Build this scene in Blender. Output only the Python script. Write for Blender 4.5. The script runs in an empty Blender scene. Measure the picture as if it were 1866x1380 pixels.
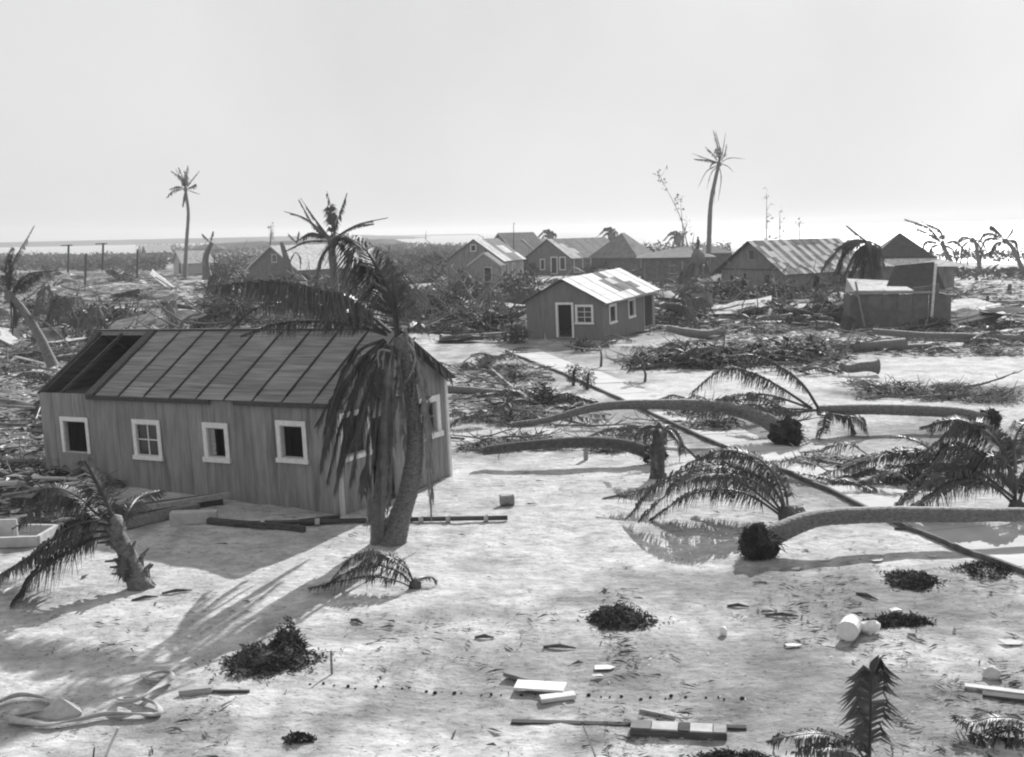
import bpy, math, random
from math import sin, cos, pi, radians, sqrt, exp
from mathutils import Vector, Matrix, Euler, noise
random.seed(7)
R = random.Random(11)
scene = bpy.context.scene
col = scene.collection

# ------------------------------------------------------------------ camera, world, sun, exposure
W_PX, H_PX, F_PX = 1866.0, 1380.0, 2050.0
CAM_H, PITCH, ROLL = 6.5, 7.46, 1.2
cd = bpy.data.cameras.new('camera')
cam = bpy.data.objects.new('camera', cd); col.objects.link(cam)
cd.sensor_width = 36; cd.sensor_fit = 'HORIZONTAL'; cd.lens = F_PX / W_PX * 36
cd.clip_start = 0.1; cd.clip_end = 40000
CM = Euler((radians(90 - PITCH), 0, 0)).to_matrix() @ Euler((0, 0, radians(-ROLL))).to_matrix()
cam.matrix_world = Matrix.Translation((0, 0, CAM_H)) @ CM.to_4x4()
scene.camera = cam
SUN_AZ, SUN_EL = 22.0, 31.0          # degrees right of the view direction, degrees up
w = bpy.data.worlds.new('World'); scene.world = w; w.use_nodes = True
nt = w.node_tree; nt.nodes.clear()
sky = nt.nodes.new('ShaderNodeTexSky'); sky.sky_type = 'NISHITA'; sky.sun_disc = False
sky.sun_elevation = radians(SUN_EL); sky.sun_rotation = radians(SUN_AZ)
sky.air_density = 1.0; sky.dust_density = 2.0; sky.ozone_density = 1.0
bw = nt.nodes.new('ShaderNodeRGBToBW')
pw = nt.nodes.new('ShaderNodeMath'); pw.operation = 'POWER'; pw.inputs[1].default_value = 0.13
tcw = nt.nodes.new('ShaderNodeTexCoord')
nzw = nt.nodes.new('ShaderNodeTexNoise'); nzw.inputs['Scale'].default_value = 3.0; nzw.inputs['Detail'].default_value = 5
mrw = nt.nodes.new('ShaderNodeMapRange'); mrw.inputs[1].default_value = 0.3; mrw.inputs[2].default_value = 0.7
mrw.inputs[3].default_value = 0.91; mrw.inputs[4].default_value = 1.07
mlw = nt.nodes.new('ShaderNodeMath'); mlw.operation = 'MULTIPLY'
bg = nt.nodes.new('ShaderNodeBackground'); bg.inputs['Strength'].default_value = 0.43
wo = nt.nodes.new('ShaderNodeOutputWorld')
nt.links.new(sky.outputs[0], bw.inputs[0]); nt.links.new(bw.outputs[0], pw.inputs[0])
nt.links.new(tcw.outputs['Generated'], nzw.inputs['Vector']); nt.links.new(nzw.outputs[0], mrw.inputs[0])
nt.links.new(pw.outputs[0], mlw.inputs[0]); nt.links.new(mrw.outputs[0], mlw.inputs[1])
nt.links.new(mlw.outputs[0], bg.inputs[0]); nt.links.new(bg.outputs[0], wo.inputs[0])
sd = bpy.data.lights.new('sun', 'SUN'); sd.energy = 5.0; sd.angle = radians(0.5); sd.color = (1, 1, 1)
sun = bpy.data.objects.new('sun', sd); col.objects.link(sun)
S = Vector((sin(radians(SUN_AZ)) * cos(radians(SUN_EL)), cos(radians(SUN_AZ)) * cos(radians(SUN_EL)), sin(radians(SUN_EL))))
sun.rotation_euler = S.to_track_quat('Z', 'Y').to_euler(); sun.location = (20, 60, 60)
vs = scene.view_settings; vs.view_transform = 'Standard'; vs.look = 'None'; vs.gamma = 1; vs.use_curve_mapping = False
vs.exposure = 0.40
scene.cycles.filter_width = 2.1

# ------------------------------------------------------------------ places
def ray(px, py):
    return (CM @ Vector(((px - W_PX / 2) / F_PX, -(py - H_PX / 2) / F_PX, -1))).normalized()
def hterr(x, y):
    d = sqrt(x * x + y * y)
    a = 0.10 if d < 60 else 0.16
    return a * (noise.noise(Vector((x * .16, y * .16, 3.1)))) + ((.04 * noise.noise(Vector((x * .7, y * .7, 8.1))) + .035 * noise.noise(Vector((x * 1.9, y * 1.5, 4.1))) + .014 * noise.noise(Vector((x * 4.4, y * 3.6, 1.1)))) if d < 70 else 0)
def G(px, py, lift=0.0):             # the spot on the ground seen there
    d = ray(px, py); t = -CAM_H / d.z; p = Vector((0, 0, CAM_H)) + d * t
    p.z = hterr(p.x, p.y) + lift
    return p
def A(px, py, D):                    # the spot seen there that stands D metres away
    d = ray(px, py); t = D / d.y
    return Vector((0, 0, CAM_H)) + d * t
def proj(p):
    q = CM.transposed() @ (Vector(p) - Vector((0, 0, CAM_H)))
    return (W_PX / 2 + F_PX * q.x / -q.z, H_PX / 2 - F_PX * q.y / -q.z)

# ------------------------------------------------------------------ materials
def mat(name, v, v2=None, scale=8, rough=.85, spec=.3, vec='pos', stretch=(1, 1, 1), bump=0.3, bscale=None, rnd=0.0, detail=6, bdist=.02, metal=0, trans=0):
    m = bpy.data.materials.new(name); m.use_nodes = True
    n = m.node_tree; L = n.links; b = n.nodes['Principled BSDF']
    b.inputs['Roughness'].default_value = rough; b.inputs['Specular IOR Level'].default_value = spec
    b.inputs['Metallic'].default_value = metal
    if vec == 'pos': src = n.nodes.new('ShaderNodeNewGeometry').outputs['Position']
    else: src = n.nodes.new('ShaderNodeTexCoord').outputs['Object']
    mp = n.nodes.new('ShaderNodeMapping'); mp.inputs['Scale'].default_value = stretch
    L.new(src, mp.inputs[0])
    tx = n.nodes.new('ShaderNodeTexNoise'); tx.inputs['Scale'].default_value = scale; tx.inputs['Detail'].default_value = detail
    tx.inputs['Roughness'].default_value = .65
    L.new(mp.outputs[0], tx.inputs['Vector'])
    mr = n.nodes.new('ShaderNodeMapRange'); mr.inputs[1].default_value = .32; mr.inputs[2].default_value = .68
    mr.inputs[3].default_value = v; mr.inputs[4].default_value = v if v2 is None else v2
    L.new(tx.outputs[0], mr.inputs[0]); out = mr.outputs[0]
    if rnd:
        oi = n.nodes.new('ShaderNodeObjectInfo'); r2 = n.nodes.new('ShaderNodeMapRange')
        r2.inputs[3].default_value = 1 - rnd; r2.inputs[4].default_value = 1 + rnd
        L.new(oi.outputs['Random'], r2.inputs[0])
        mu = n.nodes.new('ShaderNodeMath'); mu.operation = 'MULTIPLY'
        L.new(out, mu.inputs[0]); L.new(r2.outputs[0], mu.inputs[1]); out = mu.outputs[0]
    L.new(out, b.inputs['Base Color'])
    if bump:
        t2 = tx
        if bscale:
            t2 = n.nodes.new('ShaderNodeTexNoise'); t2.inputs['Scale'].default_value = bscale; t2.inputs['Detail'].default_value = 5
            L.new(mp.outputs[0], t2.inputs['Vector'])
        bm_ = n.nodes.new('ShaderNodeBump'); bm_.inputs['Strength'].default_value = bump; bm_.inputs['Distance'].default_value = bdist
        L.new(t2.outputs[0], bm_.inputs['Height']); L.new(bm_.outputs[0], b.inputs['Normal'])
    if trans:
        o = n.nodes['Material Output']; tr = n.nodes.new('ShaderNodeBsdfTranslucent'); mx = n.nodes.new('ShaderNodeMixShader')
        tr.inputs[0].default_value = (.12, .12, .12, 1)
        mx.inputs[0].default_value = trans
        L.new(b.outputs[0], mx.inputs[1]); L.new(tr.outputs[0], mx.inputs[2]); L.new(mx.outputs[0], o.inputs[0])
    return m
M = {}
def streaks(m, zscale=.35, lo=.55, hi=.68, dark=.55):
    n = m.node_tree; L = n.links; b = n.nodes['Principled BSDF']; src = b.inputs['Base Color'].links[0].from_socket
    g = n.nodes.new('ShaderNodeNewGeometry'); mp = n.nodes.new('ShaderNodeMapping'); mp.inputs['Scale'].default_value = (3.2, 3.2, zscale); L.new(g.outputs['Position'], mp.inputs[0])
    t = n.nodes.new('ShaderNodeTexNoise'); t.inputs['Scale'].default_value = 1.3; t.inputs['Detail'].default_value = 4; L.new(mp.outputs[0], t.inputs['Vector'])
    r = n.nodes.new('ShaderNodeMapRange'); r.inputs[1].default_value = lo; r.inputs[2].default_value = hi; r.inputs[3].default_value = 1; r.inputs[4].default_value = dark; L.new(t.outputs[0], r.inputs[0])
    mu = n.nodes.new('ShaderNodeMath'); mu.operation = 'MULTIPLY'; L.new(src, mu.inputs[0]); L.new(r.outputs[0], mu.inputs[1]); L.new(mu.outputs[0], b.inputs['Base Color'])
M['leaf'] = mat('palm_leaf', .035, .08, 5, .5, .5, rnd=.25, bump=0, trans=.15)
M['deadleaf'] = mat('dry_palm_leaf', .10, .20, 5, .6, .4, rnd=.25, bump=0, trans=.15)
M['bark'] = mat('palm_bark', .07, .21, 12, .7, .4, stretch=(1, 1, 2), bump=.8, bdist=.05)
M['barkdark'] = mat('wet_bark', .05, .12, 10, .9, .2, bump=.8, bdist=.05)
M['root'] = mat('root_mass', .02, .07, 20, 1, .1, bump=1, bdist=.05)
M['brush'] = mat('brush_leaf', .025, .085, 3, .8, .3, rnd=.35, bump=0)
M['twig'] = mat('twig_bark', .10, .22, 9, .9, .2, rnd=.4, bump=0)
M['pale'] = mat('bleached_board', .38, .66, 6, .8, .3, vec='obj', stretch=(.3, 3, 3), rnd=.2, bump=.3)
M['grey'] = mat('weathered_board', .16, .32, 6, .85, .3, vec='obj', stretch=(.3, 3, 3), rnd=.35, bump=.4)
M['dark'] = mat('dark_board', .04, .10, 6, .9, .2, vec='obj', stretch=(.3, 3, 3), rnd=.3, bump=.4)
M['wallA'] = mat('board_wall', .17, .30, 3.5, .85, .25, stretch=(2, 2, .25), rnd=.09, bump=.35, bscale=9)
M['wallB'] = mat('grey_wall', .15, .19, 2, .85, .25, stretch=(2, 2, .4), rnd=.05, bump=.2)
M['wallfar'] = mat('far_wall', .19, .26, 2, .85, .25, rnd=.12, bump=0)
M['walldark'] = mat('dark_wall', .09, .16, 2, .85, .25, rnd=.12, bump=0)
M['walllight'] = mat('light_wall', .33, .42, 2, .85, .25, rnd=.1, bump=0)
M['trim'] = mat('white_trim', .62, .80, 10, .7, .3, bump=.15)
M['trimgrey'] = mat('grey_trim', .42, .52, 10, .7, .3, bump=.1)
M['roofA'] = mat('tin_roof', .12, .30, 2.0, .75, .25, vec='obj', stretch=(9, .35, 9), rnd=.16, bump=.5)
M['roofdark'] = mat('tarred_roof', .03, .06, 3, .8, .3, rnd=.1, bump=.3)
M['roofwhite'] = mat('pale_roof', .36, .56, 1.3, .9, .1, stretch=(1, 1, 1), rnd=.1, bump=.2)
M['roofB'] = mat('worn_white_roof', .55, .78, 1.6, .9, .1, rnd=.08, bump=.2)
M['rooffar'] = mat('grey_shingle', .13, .22, 1.5, .95, .08, rnd=.1, bump=.2)
M['tinlight'] = mat('bright_tin', .34, .5, 1.5, .85, .15, rnd=.1, bump=.2)
M['tinrust'] = mat('rusted_tin', .06, .20, 1.2, .9, .1, rnd=.3, bump=.2)
M['glass'] = mat('window_glass', .015, .03, 3, .12, .5, bump=0)
M['black'] = mat('dark_void', .01, .02, 3, .9, .1, bump=0)
M['canvas'] = mat('hose_canvas', .34, .48, 14, .9, .2, bump=.4)
M['white'] = mat('white_paint', .62, .78, 8, .6, .4, bump=.2)
M['metal'] = mat('dull_metal', .15, .3, 6, .5, .5, bump=.2)
M['concrete'] = mat('concrete', .34, .5, 5, .9, .2, bump=.4)
M['kerb'] = mat('old_kerb', .07, .15, 5, .9, .2, bump=.4)
M['path'] = mat('pavement', .40, .52, 1.3, .9, .2, bump=.3, bscale=25)
M['litter'] = mat('litter', .04, .16, 1.5, .95, .1, bump=0)
M['chips'] = mat('pale_chips', .4, .68, 1.5, .8, .3, bump=0)
M['farland'] = mat('far_land', .05, .10, .01, 1, 0, bump=0)
M['scrub'] = mat('scrub_leaf', .05, .11, .05, .9, .2, bump=0)
M['seaweed'] = mat('seaweed', .02, .10, 8, 1, .05, bump=0)

streaks(M['wallA'], .35, .55, .7, .68); streaks(M['wallB'], .5, .56, .7, .75); streaks(M['roofwhite'], 2.0, .55, .66, .5); streaks(M['wallfar'], .5, .5, .65, .7)

# ------------------------------------------------------------------ mesh building
class MB:
    def __init__(s): s.v = []; s.f = []
    def add(s, vs_, fs):
        o = len(s.v); s.v += [tuple(p) for p in vs_]; s.f += [tuple(i + o for i in f) for f in fs]
    def hexa(s, p):                  # eight corners: bottom loop, top loop
        s.add(p, [(3, 2, 1, 0), (4, 5, 6, 7), (0, 1, 5, 4), (1, 2, 6, 5), (2, 3, 7, 6), (3, 0, 4, 7)])
    def box(s, lo, hi):
        a, b = lo, hi
        s.hexa([(a[0], a[1], a[2]), (b[0], a[1], a[2]), (b[0], b[1], a[2]), (a[0], b[1], a[2]),
                (a[0], a[1], b[2]), (b[0], a[1], b[2]), (b[0], b[1], b[2]), (a[0], b[1], b[2])])
    def beam(s, p0, p1, wd, th, up=Vector((0, 0, 1))):
        p0 = Vector(p0); p1 = Vector(p1); t = (p1 - p0).normalized()
        a = t.cross(up)
        if a.length < 1e-3: a = t.cross(Vector((1, 0, 0)))
        a.normalize(); b = a.cross(t); a = a * wd / 2; b = b * th / 2
        s.hexa([p0 - a - b, p0 + a - b, p1 + a - b, p1 - a - b, p0 - a + b, p0 + a + b, p1 + a + b, p1 - a + b])
    def tube(s, pts, rad, n=8, cap=True, ell=1.0):
        o = len(s.v); N = len(pts); up = Vector((0, 0, 1)); prev = None
        for i, p in enumerate(pts):
            t = (pts[min(i + 1, N - 1)] - pts[max(i - 1, 0)]).normalized()
            if prev is None:
                a = t.cross(up)
                if a.length < .05: a = t.cross(Vector((0, 1, 0)))
            else: a = prev - t * prev.dot(t)
            a.normalize(); prev = a; b = a.cross(t)
            r = rad[i] if isinstance(rad, (list, tuple)) else rad
            for k in range(n):
                q = 2 * pi * k / n; s.v.append(tuple(p + a * (cos(q) * r) + b * (sin(q) * r * ell)))
        for i in range(N - 1):
            for k in range(n):
                k2 = (k + 1) % n
                s.f.append((o + i * n + k, o + i * n + k2, o + (i + 1) * n + k2, o + (i + 1) * n + k))
        if cap:
            s.f.append(tuple(o + k for k in range(n))); s.f.append(tuple(o + (N - 1) * n + k for k in reversed(range(n))))
    def blob(s, c, r, n=10, jit=.25, seed=0, rx=None):
        c = Vector(c); rx = rx or (r, r, r); vs_ = []; fs = []; m = n // 2 + 1
        for i in range(m):
            th = pi * i / (m - 1)
            for k in range(n):
                q = 2 * pi * k / n; d = Vector((sin(th) * cos(q), sin(th) * sin(q), cos(th)))
                j = 1 + jit * 2 * noise.noise(d * 2.1 + Vector((seed * 3.3, c.x, c.y)))
                vs_.append(c + Vector((d.x * rx[0], d.y * rx[1], d.z * rx[2])) * j)
        for i in range(m - 1):
            for k in range(n):
                k2 = (k + 1) % n; fs.append((i * n + k, (i + 1) * n + k, (i + 1) * n + k2, i * n + k2))
        s.add(vs_, fs)
    def mesh(s, name, m, smooth=False, off=None):
        me = bpy.data.meshes.new(name)
        v = s.v if off is None else [(p[0] - off[0], p[1] - off[1], p[2] - off[2]) for p in s.v]
        me.from_pydata(v, [], s.f)
        for k in (m if isinstance(m, (list, tuple)) else [m]): me.materials.append(k)
        if smooth: me.polygons.foreach_set('use_smooth', [True] * len(me.polygons))
        me.update(); return me
def link(name, me, parent=None):
    o = bpy.data.objects.new(name, me); col.objects.link(o)
    if parent: o.parent = parent
    return o
def tag(o, label=None, cat=None, group=None, kind=None):
    if label: o['label'] = label
    if cat: o['category'] = cat
    if group: o['group'] = group
    if kind: o['kind'] = kind
    return o
def thing(name, label, cat, loc=(0, 0, 0), rot=(0, 0, 0), group=None):
    o = bpy.data.objects.new(name, None); col.objects.link(o); o.location = loc; o.rotation_euler = rot
    o.empty_display_size = .2
    return tag(o, label, cat, group)
def part(mb, name, m, parent, smooth=False, world=True):      # world: vertices were given in world coordinates
    off = None
    if world:
        r = parent
        while r.parent: r = r.parent
        off = r.location
    return link(name, mb.mesh(name, m, smooth, off), parent)
def solo(mb, name, m, label, cat, base, group=None, smooth=False):
    o = link(name, mb.mesh(name, m, smooth, base)); o.location = base
    return tag(o, label, cat, group)
def struct(mb, name, m, smooth=False):
    return tag(link(name, mb.mesh(name, m, smooth)), kind='structure')
def curve(pts, n):                   # smooth curve through the points
    P = [Vector(p) for p in pts]; P = [P[0] * 2 - P[1]] + P + [P[-1] * 2 - P[-2]]; out = []
    seg = len(P) - 3
    for i in range(n + 1):
        u = i / n * seg; k = min(int(u), seg - 1); t = u - k; a, b, c, d = P[k:k + 4]
        out.append(.5 * ((2 * b) + (c - a) * t + (2 * a - 5 * b + 4 * c - d) * t * t + (3 * b - a - 3 * c + d) * t ** 3))
    return out

# ------------------------------------------------------------------ palm leaves and trunks
def frond_mb(pts, leaf=.8, n=46, droop=.9, wid=.045, r=.03, wind=Vector((0, 0, 0)), rag=.2, start=.16, mb=None, fwd=.55, side=1.0):
    mb = mb or MB(); n = int(n * 2.7); wid *= .95; leaf *= 1.3; c = curve(pts, 16)
    mb.tube(c, [r * (1 - .8 * i / 16) for i in range(17)], 4)
    c = curve(pts, n); zup = Vector((0, 0, 1))
    lastside = None; ph = R.uniform(0, 50); brk = R.uniform(.75, 1.3)
    for i in range(n + 1):
        t = i / n
        if t < start: continue
        T = (c[min(i + 1, n)] - c[max(i - 1, 0)]).normalized()
        sd_ = T.cross(zup)
        if sd_.length < .15: sd_ = lastside or T.cross(Vector((0, 1, 0)))
        sd_ = sd_.normalized()
        if lastside is not None and sd_.dot(lastside) < 0: sd_ = -sd_
        lastside = sd_
        u = (t - start) / (1 - start)
        ln = leaf * (.45 + .75 * sin(pi * min(1, u * .8 + .12))) * (1 - .35 * u)
        for sg in (-1, 1):
            if R.random() < rag * .5: continue
            nn = noise.noise(Vector((t * 9, ph, sg * 3)))
            if nn < -.38 and rag > .15: continue
            l = ln * R.uniform(1 - rag, 1 + rag * .4) * (1 + .5 * nn) * (1 if t < brk else .4)
            d0 = (sd_ * sg * side + T * (fwd + R.uniform(-.3, .3)) + zup * R.uniform(-.1, .15) + wind * .5).normalized()
            d0 = (d0 + T * .35 * noise.noise(Vector((t * 6, ph + 9, sg)))).normalized()
            d1 = (d0 * .55 + T * .1 + Vector((0, 0, -droop)) * R.uniform(.8, 1.2) + wind + Vector((R.uniform(-.3, .3), R.uniform(-.3, .3), R.uniform(-.1, .1)))).normalized()
            p0 = c[i]; p1 = p0 + d0 * l * .4; p2 = p1 + d1 * l * .6
            wv = T * (wid / 2)
            w2 = (T * .7 + d0.cross(T) * .5) * (wid * .5)
            mb.add([p0 - wv * .6, p0 + wv * .6, p1 + w2 * .9, p1 - w2 * .9, p2], [(0, 1, 2, 3), (3, 2, 4)])
    return mb
def trunk_mb(pts, r0, r1, n=26, sides=10, flare=1.35, mb=None):
    mb = mb or MB(); m = n * 3; c = curve(pts, m); rad = []; rq = random.Random(int(pts[0][0] * 100)); ra = [rq.uniform(0, .045) for _ in range(n + 2)]
    for i in range(m + 1):
        t = i / m
        r = r0 + (r1 - r0) * t; r *= 1 + (flare - 1) * exp(-t * 14)
        r *= 1 + (ra[i // 3] if i % 3 == 0 else -.01) + .10 * noise.noise(c[i] * 1.6)
        rad.append(r)
    mb.tube(c, rad, sides); return mb
def roots_mb(c, r, n=70, mb=None, axis=Vector((0, 0, 0)), seed=3):
    mb = mb or MB(); n *= 4; mb.blob(c, r * .85, 18, .45, seed); q = random.Random(seed)
    for i in range(n):
        d = Vector((q.gauss(0, 1), q.gauss(0, 1), q.gauss(0, 1))).normalized(); d = (d + axis).normalized()
        p = c + d * r * q.uniform(.5, .85); pts = [p]
        for k in range(3):
            d = (d + Vector((q.uniform(-.5, .5), q.uniform(-.5, .5), q.uniform(-.6, .3)))).normalized(); p = p + d * r * q.uniform(.06, .16); pts.append(p)
        mb.tube(pts, [r * .03, r * .025, r * .02, r * .01], 3, cap=False)
    for i in range(26):
        d = (Vector((q.gauss(0, 1), q.gauss(0, 1), q.gauss(0, .7))).normalized() + axis).normalized(); p = c + d * r * .7; pts = [p]
        for k in range(4):
            d = (d + Vector((q.uniform(-.5, .5), q.uniform(-.5, .5), -.25))).normalized(); p = p + d * r * .22; pts.append(p)
        mb.tube(pts, [r * .05, r * .04, r * .03, r * .02, r * .008], 4, cap=False)
    return mb
def crown_part(root, c, r, m='bark', up=Vector((0, 0, 1))):
    mb = MB(); mb.blob(c, r, 10, .25, 5, (r, r, r * 1.3)); part(mb, 'crown_base', M[m], root, True)
def palm(label, base, trunkpts, r0, r1, fronds, cat='palm tree', group=None, leafm='leaf', name='palm_tree', bark='bark', roots=0, flare=1.35, coreR=None, sides=10):
    t = thing(name, label, cat, base, group=group)
    part(trunk_mb(trunkpts, r0, r1, sides=sides, flare=flare), 'trunk', M[bark], t, True)
    if coreR is None: coreR = r1 * 1.5
    if coreR: crown_part(t, Vector(trunkpts[-1]), coreR, bark)
    if roots: part(roots_mb(Vector(trunkpts[0]), roots, 120), 'root_ball', M['root'], t)
    for f in fronds:
        kw = dict(f[1]); lm = kw.pop('m', leafm); part(frond_mb(f[0], **kw), 'frond', M[lm], t)
    return t
def arc_frond(c, az, el, L, sag, n=5, wind=Vector((0, 0, 0))):
    d = Vector((cos(az) * cos(el), sin(az) * cos(el), sin(el))); p = Vector(c); out = [p.copy()]
    for i in range(n):
        p = p + d * (L / n); out.append(p.copy()); d = (d + Vector((0, 0, -sag / n)) + wind / n).normalized()
    return out

# ------------------------------------------------------------------ THE GROUND
import array
patches = []                         # (x, y, rx, ry, albedo) dirt and damp patches that lie on the sand
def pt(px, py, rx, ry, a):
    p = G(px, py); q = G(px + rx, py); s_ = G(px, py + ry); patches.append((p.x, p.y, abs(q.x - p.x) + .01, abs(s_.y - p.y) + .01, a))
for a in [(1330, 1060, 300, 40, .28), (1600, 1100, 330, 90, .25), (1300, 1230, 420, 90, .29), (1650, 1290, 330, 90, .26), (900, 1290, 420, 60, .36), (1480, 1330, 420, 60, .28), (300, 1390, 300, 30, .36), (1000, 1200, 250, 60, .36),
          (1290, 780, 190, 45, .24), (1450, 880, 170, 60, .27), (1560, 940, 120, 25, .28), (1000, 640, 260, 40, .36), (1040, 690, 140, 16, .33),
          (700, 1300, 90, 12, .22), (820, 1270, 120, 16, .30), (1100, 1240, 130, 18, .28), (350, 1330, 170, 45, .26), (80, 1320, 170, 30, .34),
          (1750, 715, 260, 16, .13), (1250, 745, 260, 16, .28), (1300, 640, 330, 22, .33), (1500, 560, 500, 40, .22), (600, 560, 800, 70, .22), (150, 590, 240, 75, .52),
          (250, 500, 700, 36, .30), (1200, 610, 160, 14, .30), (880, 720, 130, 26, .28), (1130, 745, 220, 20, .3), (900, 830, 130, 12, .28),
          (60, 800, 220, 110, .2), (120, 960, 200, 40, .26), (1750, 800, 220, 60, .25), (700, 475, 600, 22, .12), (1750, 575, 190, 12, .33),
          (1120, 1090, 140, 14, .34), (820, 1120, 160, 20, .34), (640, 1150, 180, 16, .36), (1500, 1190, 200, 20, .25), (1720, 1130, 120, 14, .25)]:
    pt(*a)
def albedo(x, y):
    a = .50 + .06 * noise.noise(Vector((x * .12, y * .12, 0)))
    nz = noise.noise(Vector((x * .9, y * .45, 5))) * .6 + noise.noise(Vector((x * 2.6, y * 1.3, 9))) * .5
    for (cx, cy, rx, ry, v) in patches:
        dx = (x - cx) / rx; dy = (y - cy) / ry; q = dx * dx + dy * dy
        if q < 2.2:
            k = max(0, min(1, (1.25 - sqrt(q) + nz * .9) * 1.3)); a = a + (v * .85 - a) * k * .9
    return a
def make_ground():
    vs_ = []; cols = []; fs = []
    ths = [radians(-52 + 104 * i / 330) for i in range(331)]
    rs = [2.0]
    while rs[-1] < 900: rs.append(rs[-1] * (1.0115 if rs[-1] < 90 else 1.03) + .03)
    nr = len(rs); na = len(ths)
    for r in rs:
        for th in ths:
            x = r * sin(th); y = r * cos(th)
            lim = 560 + 160 * noise.noise(Vector((th * 4, 1, 0))) + (-260 if th > -.02 else 0) * min(1, max(0, (th + .02) * 8))
            if th > .28: lim = 190 + 90 * noise.noise(Vector((th * 9, 5, 0)))
            z = hterr(x, y)
            if r > lim: z -= min(2.5, (r - lim) * .02)
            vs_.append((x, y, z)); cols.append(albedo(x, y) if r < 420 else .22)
    for i in range(nr - 1):
        for k in range(na - 1):
            a = i * na + k; fs.append((a, a + 1, a + na + 1, a + na))
    me = bpy.data.meshes.new('ground'); me.from_pydata(vs_, [], fs)
    at = me.color_attributes.new('albedo', 'FLOAT_COLOR', 'POINT')
    buf = array.array('f')
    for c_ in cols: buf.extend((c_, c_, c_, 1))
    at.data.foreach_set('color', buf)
    me.polygons.foreach_set('use_smooth', [True] * len(me.polygons))
    m = bpy.data.materials.new('sand'); m.use_nodes = True; n = m.node_tree; L = n.links; b = n.nodes['Principled BSDF']
    b.inputs['Roughness'].default_value = .95; b.inputs['Specular IOR Level'].default_value = .15
    ca = n.nodes.new('ShaderNodeVertexColor'); ca.layer_name = 'albedo'
    g = n.nodes.new('ShaderNodeNewGeometry')
    t1 = n.nodes.new('ShaderNodeTexNoise'); t1.inputs['Scale'].default_value = 5; t1.inputs['Detail'].default_value = 9; t1.inputs['Roughness'].default_value = .72
    mp = n.nodes.new('ShaderNodeMapping'); mp.inputs['Scale'].default_value = (.7, 1, 1); L.new(g.outputs['Position'], mp.inputs[0]); L.new(mp.outputs[0], t1.inputs['Vector'])
    t2 = n.nodes.new('ShaderNodeTexNoise'); t2.inputs['Scale'].default_value = .9; t2.inputs['Detail'].default_value = 7; L.new(g.outputs['Position'], t2.inputs['Vector'])
    m1 = n.nodes.new('ShaderNodeMapRange'); m1.inputs[1].default_value = .3; m1.inputs[2].default_value = .7; m1.inputs[3].default_value = .62; m1.inputs[4].default_value = 1.24
    L.new(t1.outputs[0], m1.inputs[0])
    m2 = n.nodes.new('ShaderNodeMapRange'); m2.inputs[1].default_value = .35; m2.inputs[2].default_value = .6; m2.inputs[3].default_value = .74; m2.inputs[4].default_value = 1.06
    L.new(t2.outputs[0], m2.inputs[0])
    # small dark specks of trash trodden into the sand
    vo = n.nodes.new('ShaderNodeTexNoise'); vo.inputs['Scale'].default_value = 16; vo.inputs['Detail'].default_value = 3; L.new(mp.outputs[0], vo.inputs['Vector'])
    m3 = n.nodes.new('ShaderNodeMapRange'); m3.inputs[1].default_value = .60; m3.inputs[2].default_value = .72; m3.inputs[3].default_value = 1; m3.inputs[4].default_value = .35
    L.new(vo.outputs[0], m3.inputs[0])
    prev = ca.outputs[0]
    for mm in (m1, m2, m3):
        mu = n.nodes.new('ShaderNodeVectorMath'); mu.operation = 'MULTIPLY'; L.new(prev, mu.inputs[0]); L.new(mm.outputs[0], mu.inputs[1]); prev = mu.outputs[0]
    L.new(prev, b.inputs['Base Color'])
    bp = n.nodes.new('ShaderNodeBump'); bp.inputs['Strength'].default_value = .8; bp.inputs['Distance'].default_value = .11
    t3 = n.nodes.new('ShaderNodeTexNoise'); t3.inputs['Scale'].default_value = 3.2; t3.inputs['Detail'].default_value = 8; t3.inputs['Roughness'].default_value = .6; L.new(mp.outputs[0], t3.inputs['Vector'])
    L.new(t3.outputs[0], bp.inputs['Height']); L.new(bp.outputs[0], b.inputs['Normal'])
    me.materials.append(m)
    tag(link('ground', me), kind='structure')
make_ground()
mb = MB(); mb.add([(-25000, -400, -.9), (25000, -400, -.9), (25000, 30000, -.9), (-25000, 30000, -.9)], [(0, 1, 2, 3)])
wm = mat('sea_water', .30, .36, .02, .28, .5, bump=.25, bscale=.6, bdist=.1)
struct(mb, 'sea', wm)
# low far shores beyond the water
def shore(pxs, D, h0, h1, deep, seed):
    mb = MB(); n = 70; top = []; 
    for i in range(n + 1):
        px = pxs[0] + (pxs[1] - pxs[0]) * i / n; x = (px - 933) / F_PX * D
        e = min(1, min(i, n - i) / 8 + .05)
        hh = (h0 + (h1 - h0) * (.5 + .5 * noise.noise(Vector((i * .35, seed, 0))))) * e
        mb.v += [(x, D, -1.2), (x, D + deep * .1, hh * .9), (x, D + deep * .6, hh), (x, D + deep, -1.2)]
    for i in range(n):
        for k in range(3):
            a = i * 4 + k; mb.f.append((a, a + 4, a + 5, a + 1))
    struct(mb, 'far_shore', M['farland'])
shore((-500, 760), 1500, 5.4, 6.4, 400, 1)
shore((640, 880), 2600, 1.5, 3.5, 500, 2)
shore((330, 720), 620, 2.2, 4.2, 200, 3)

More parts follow.
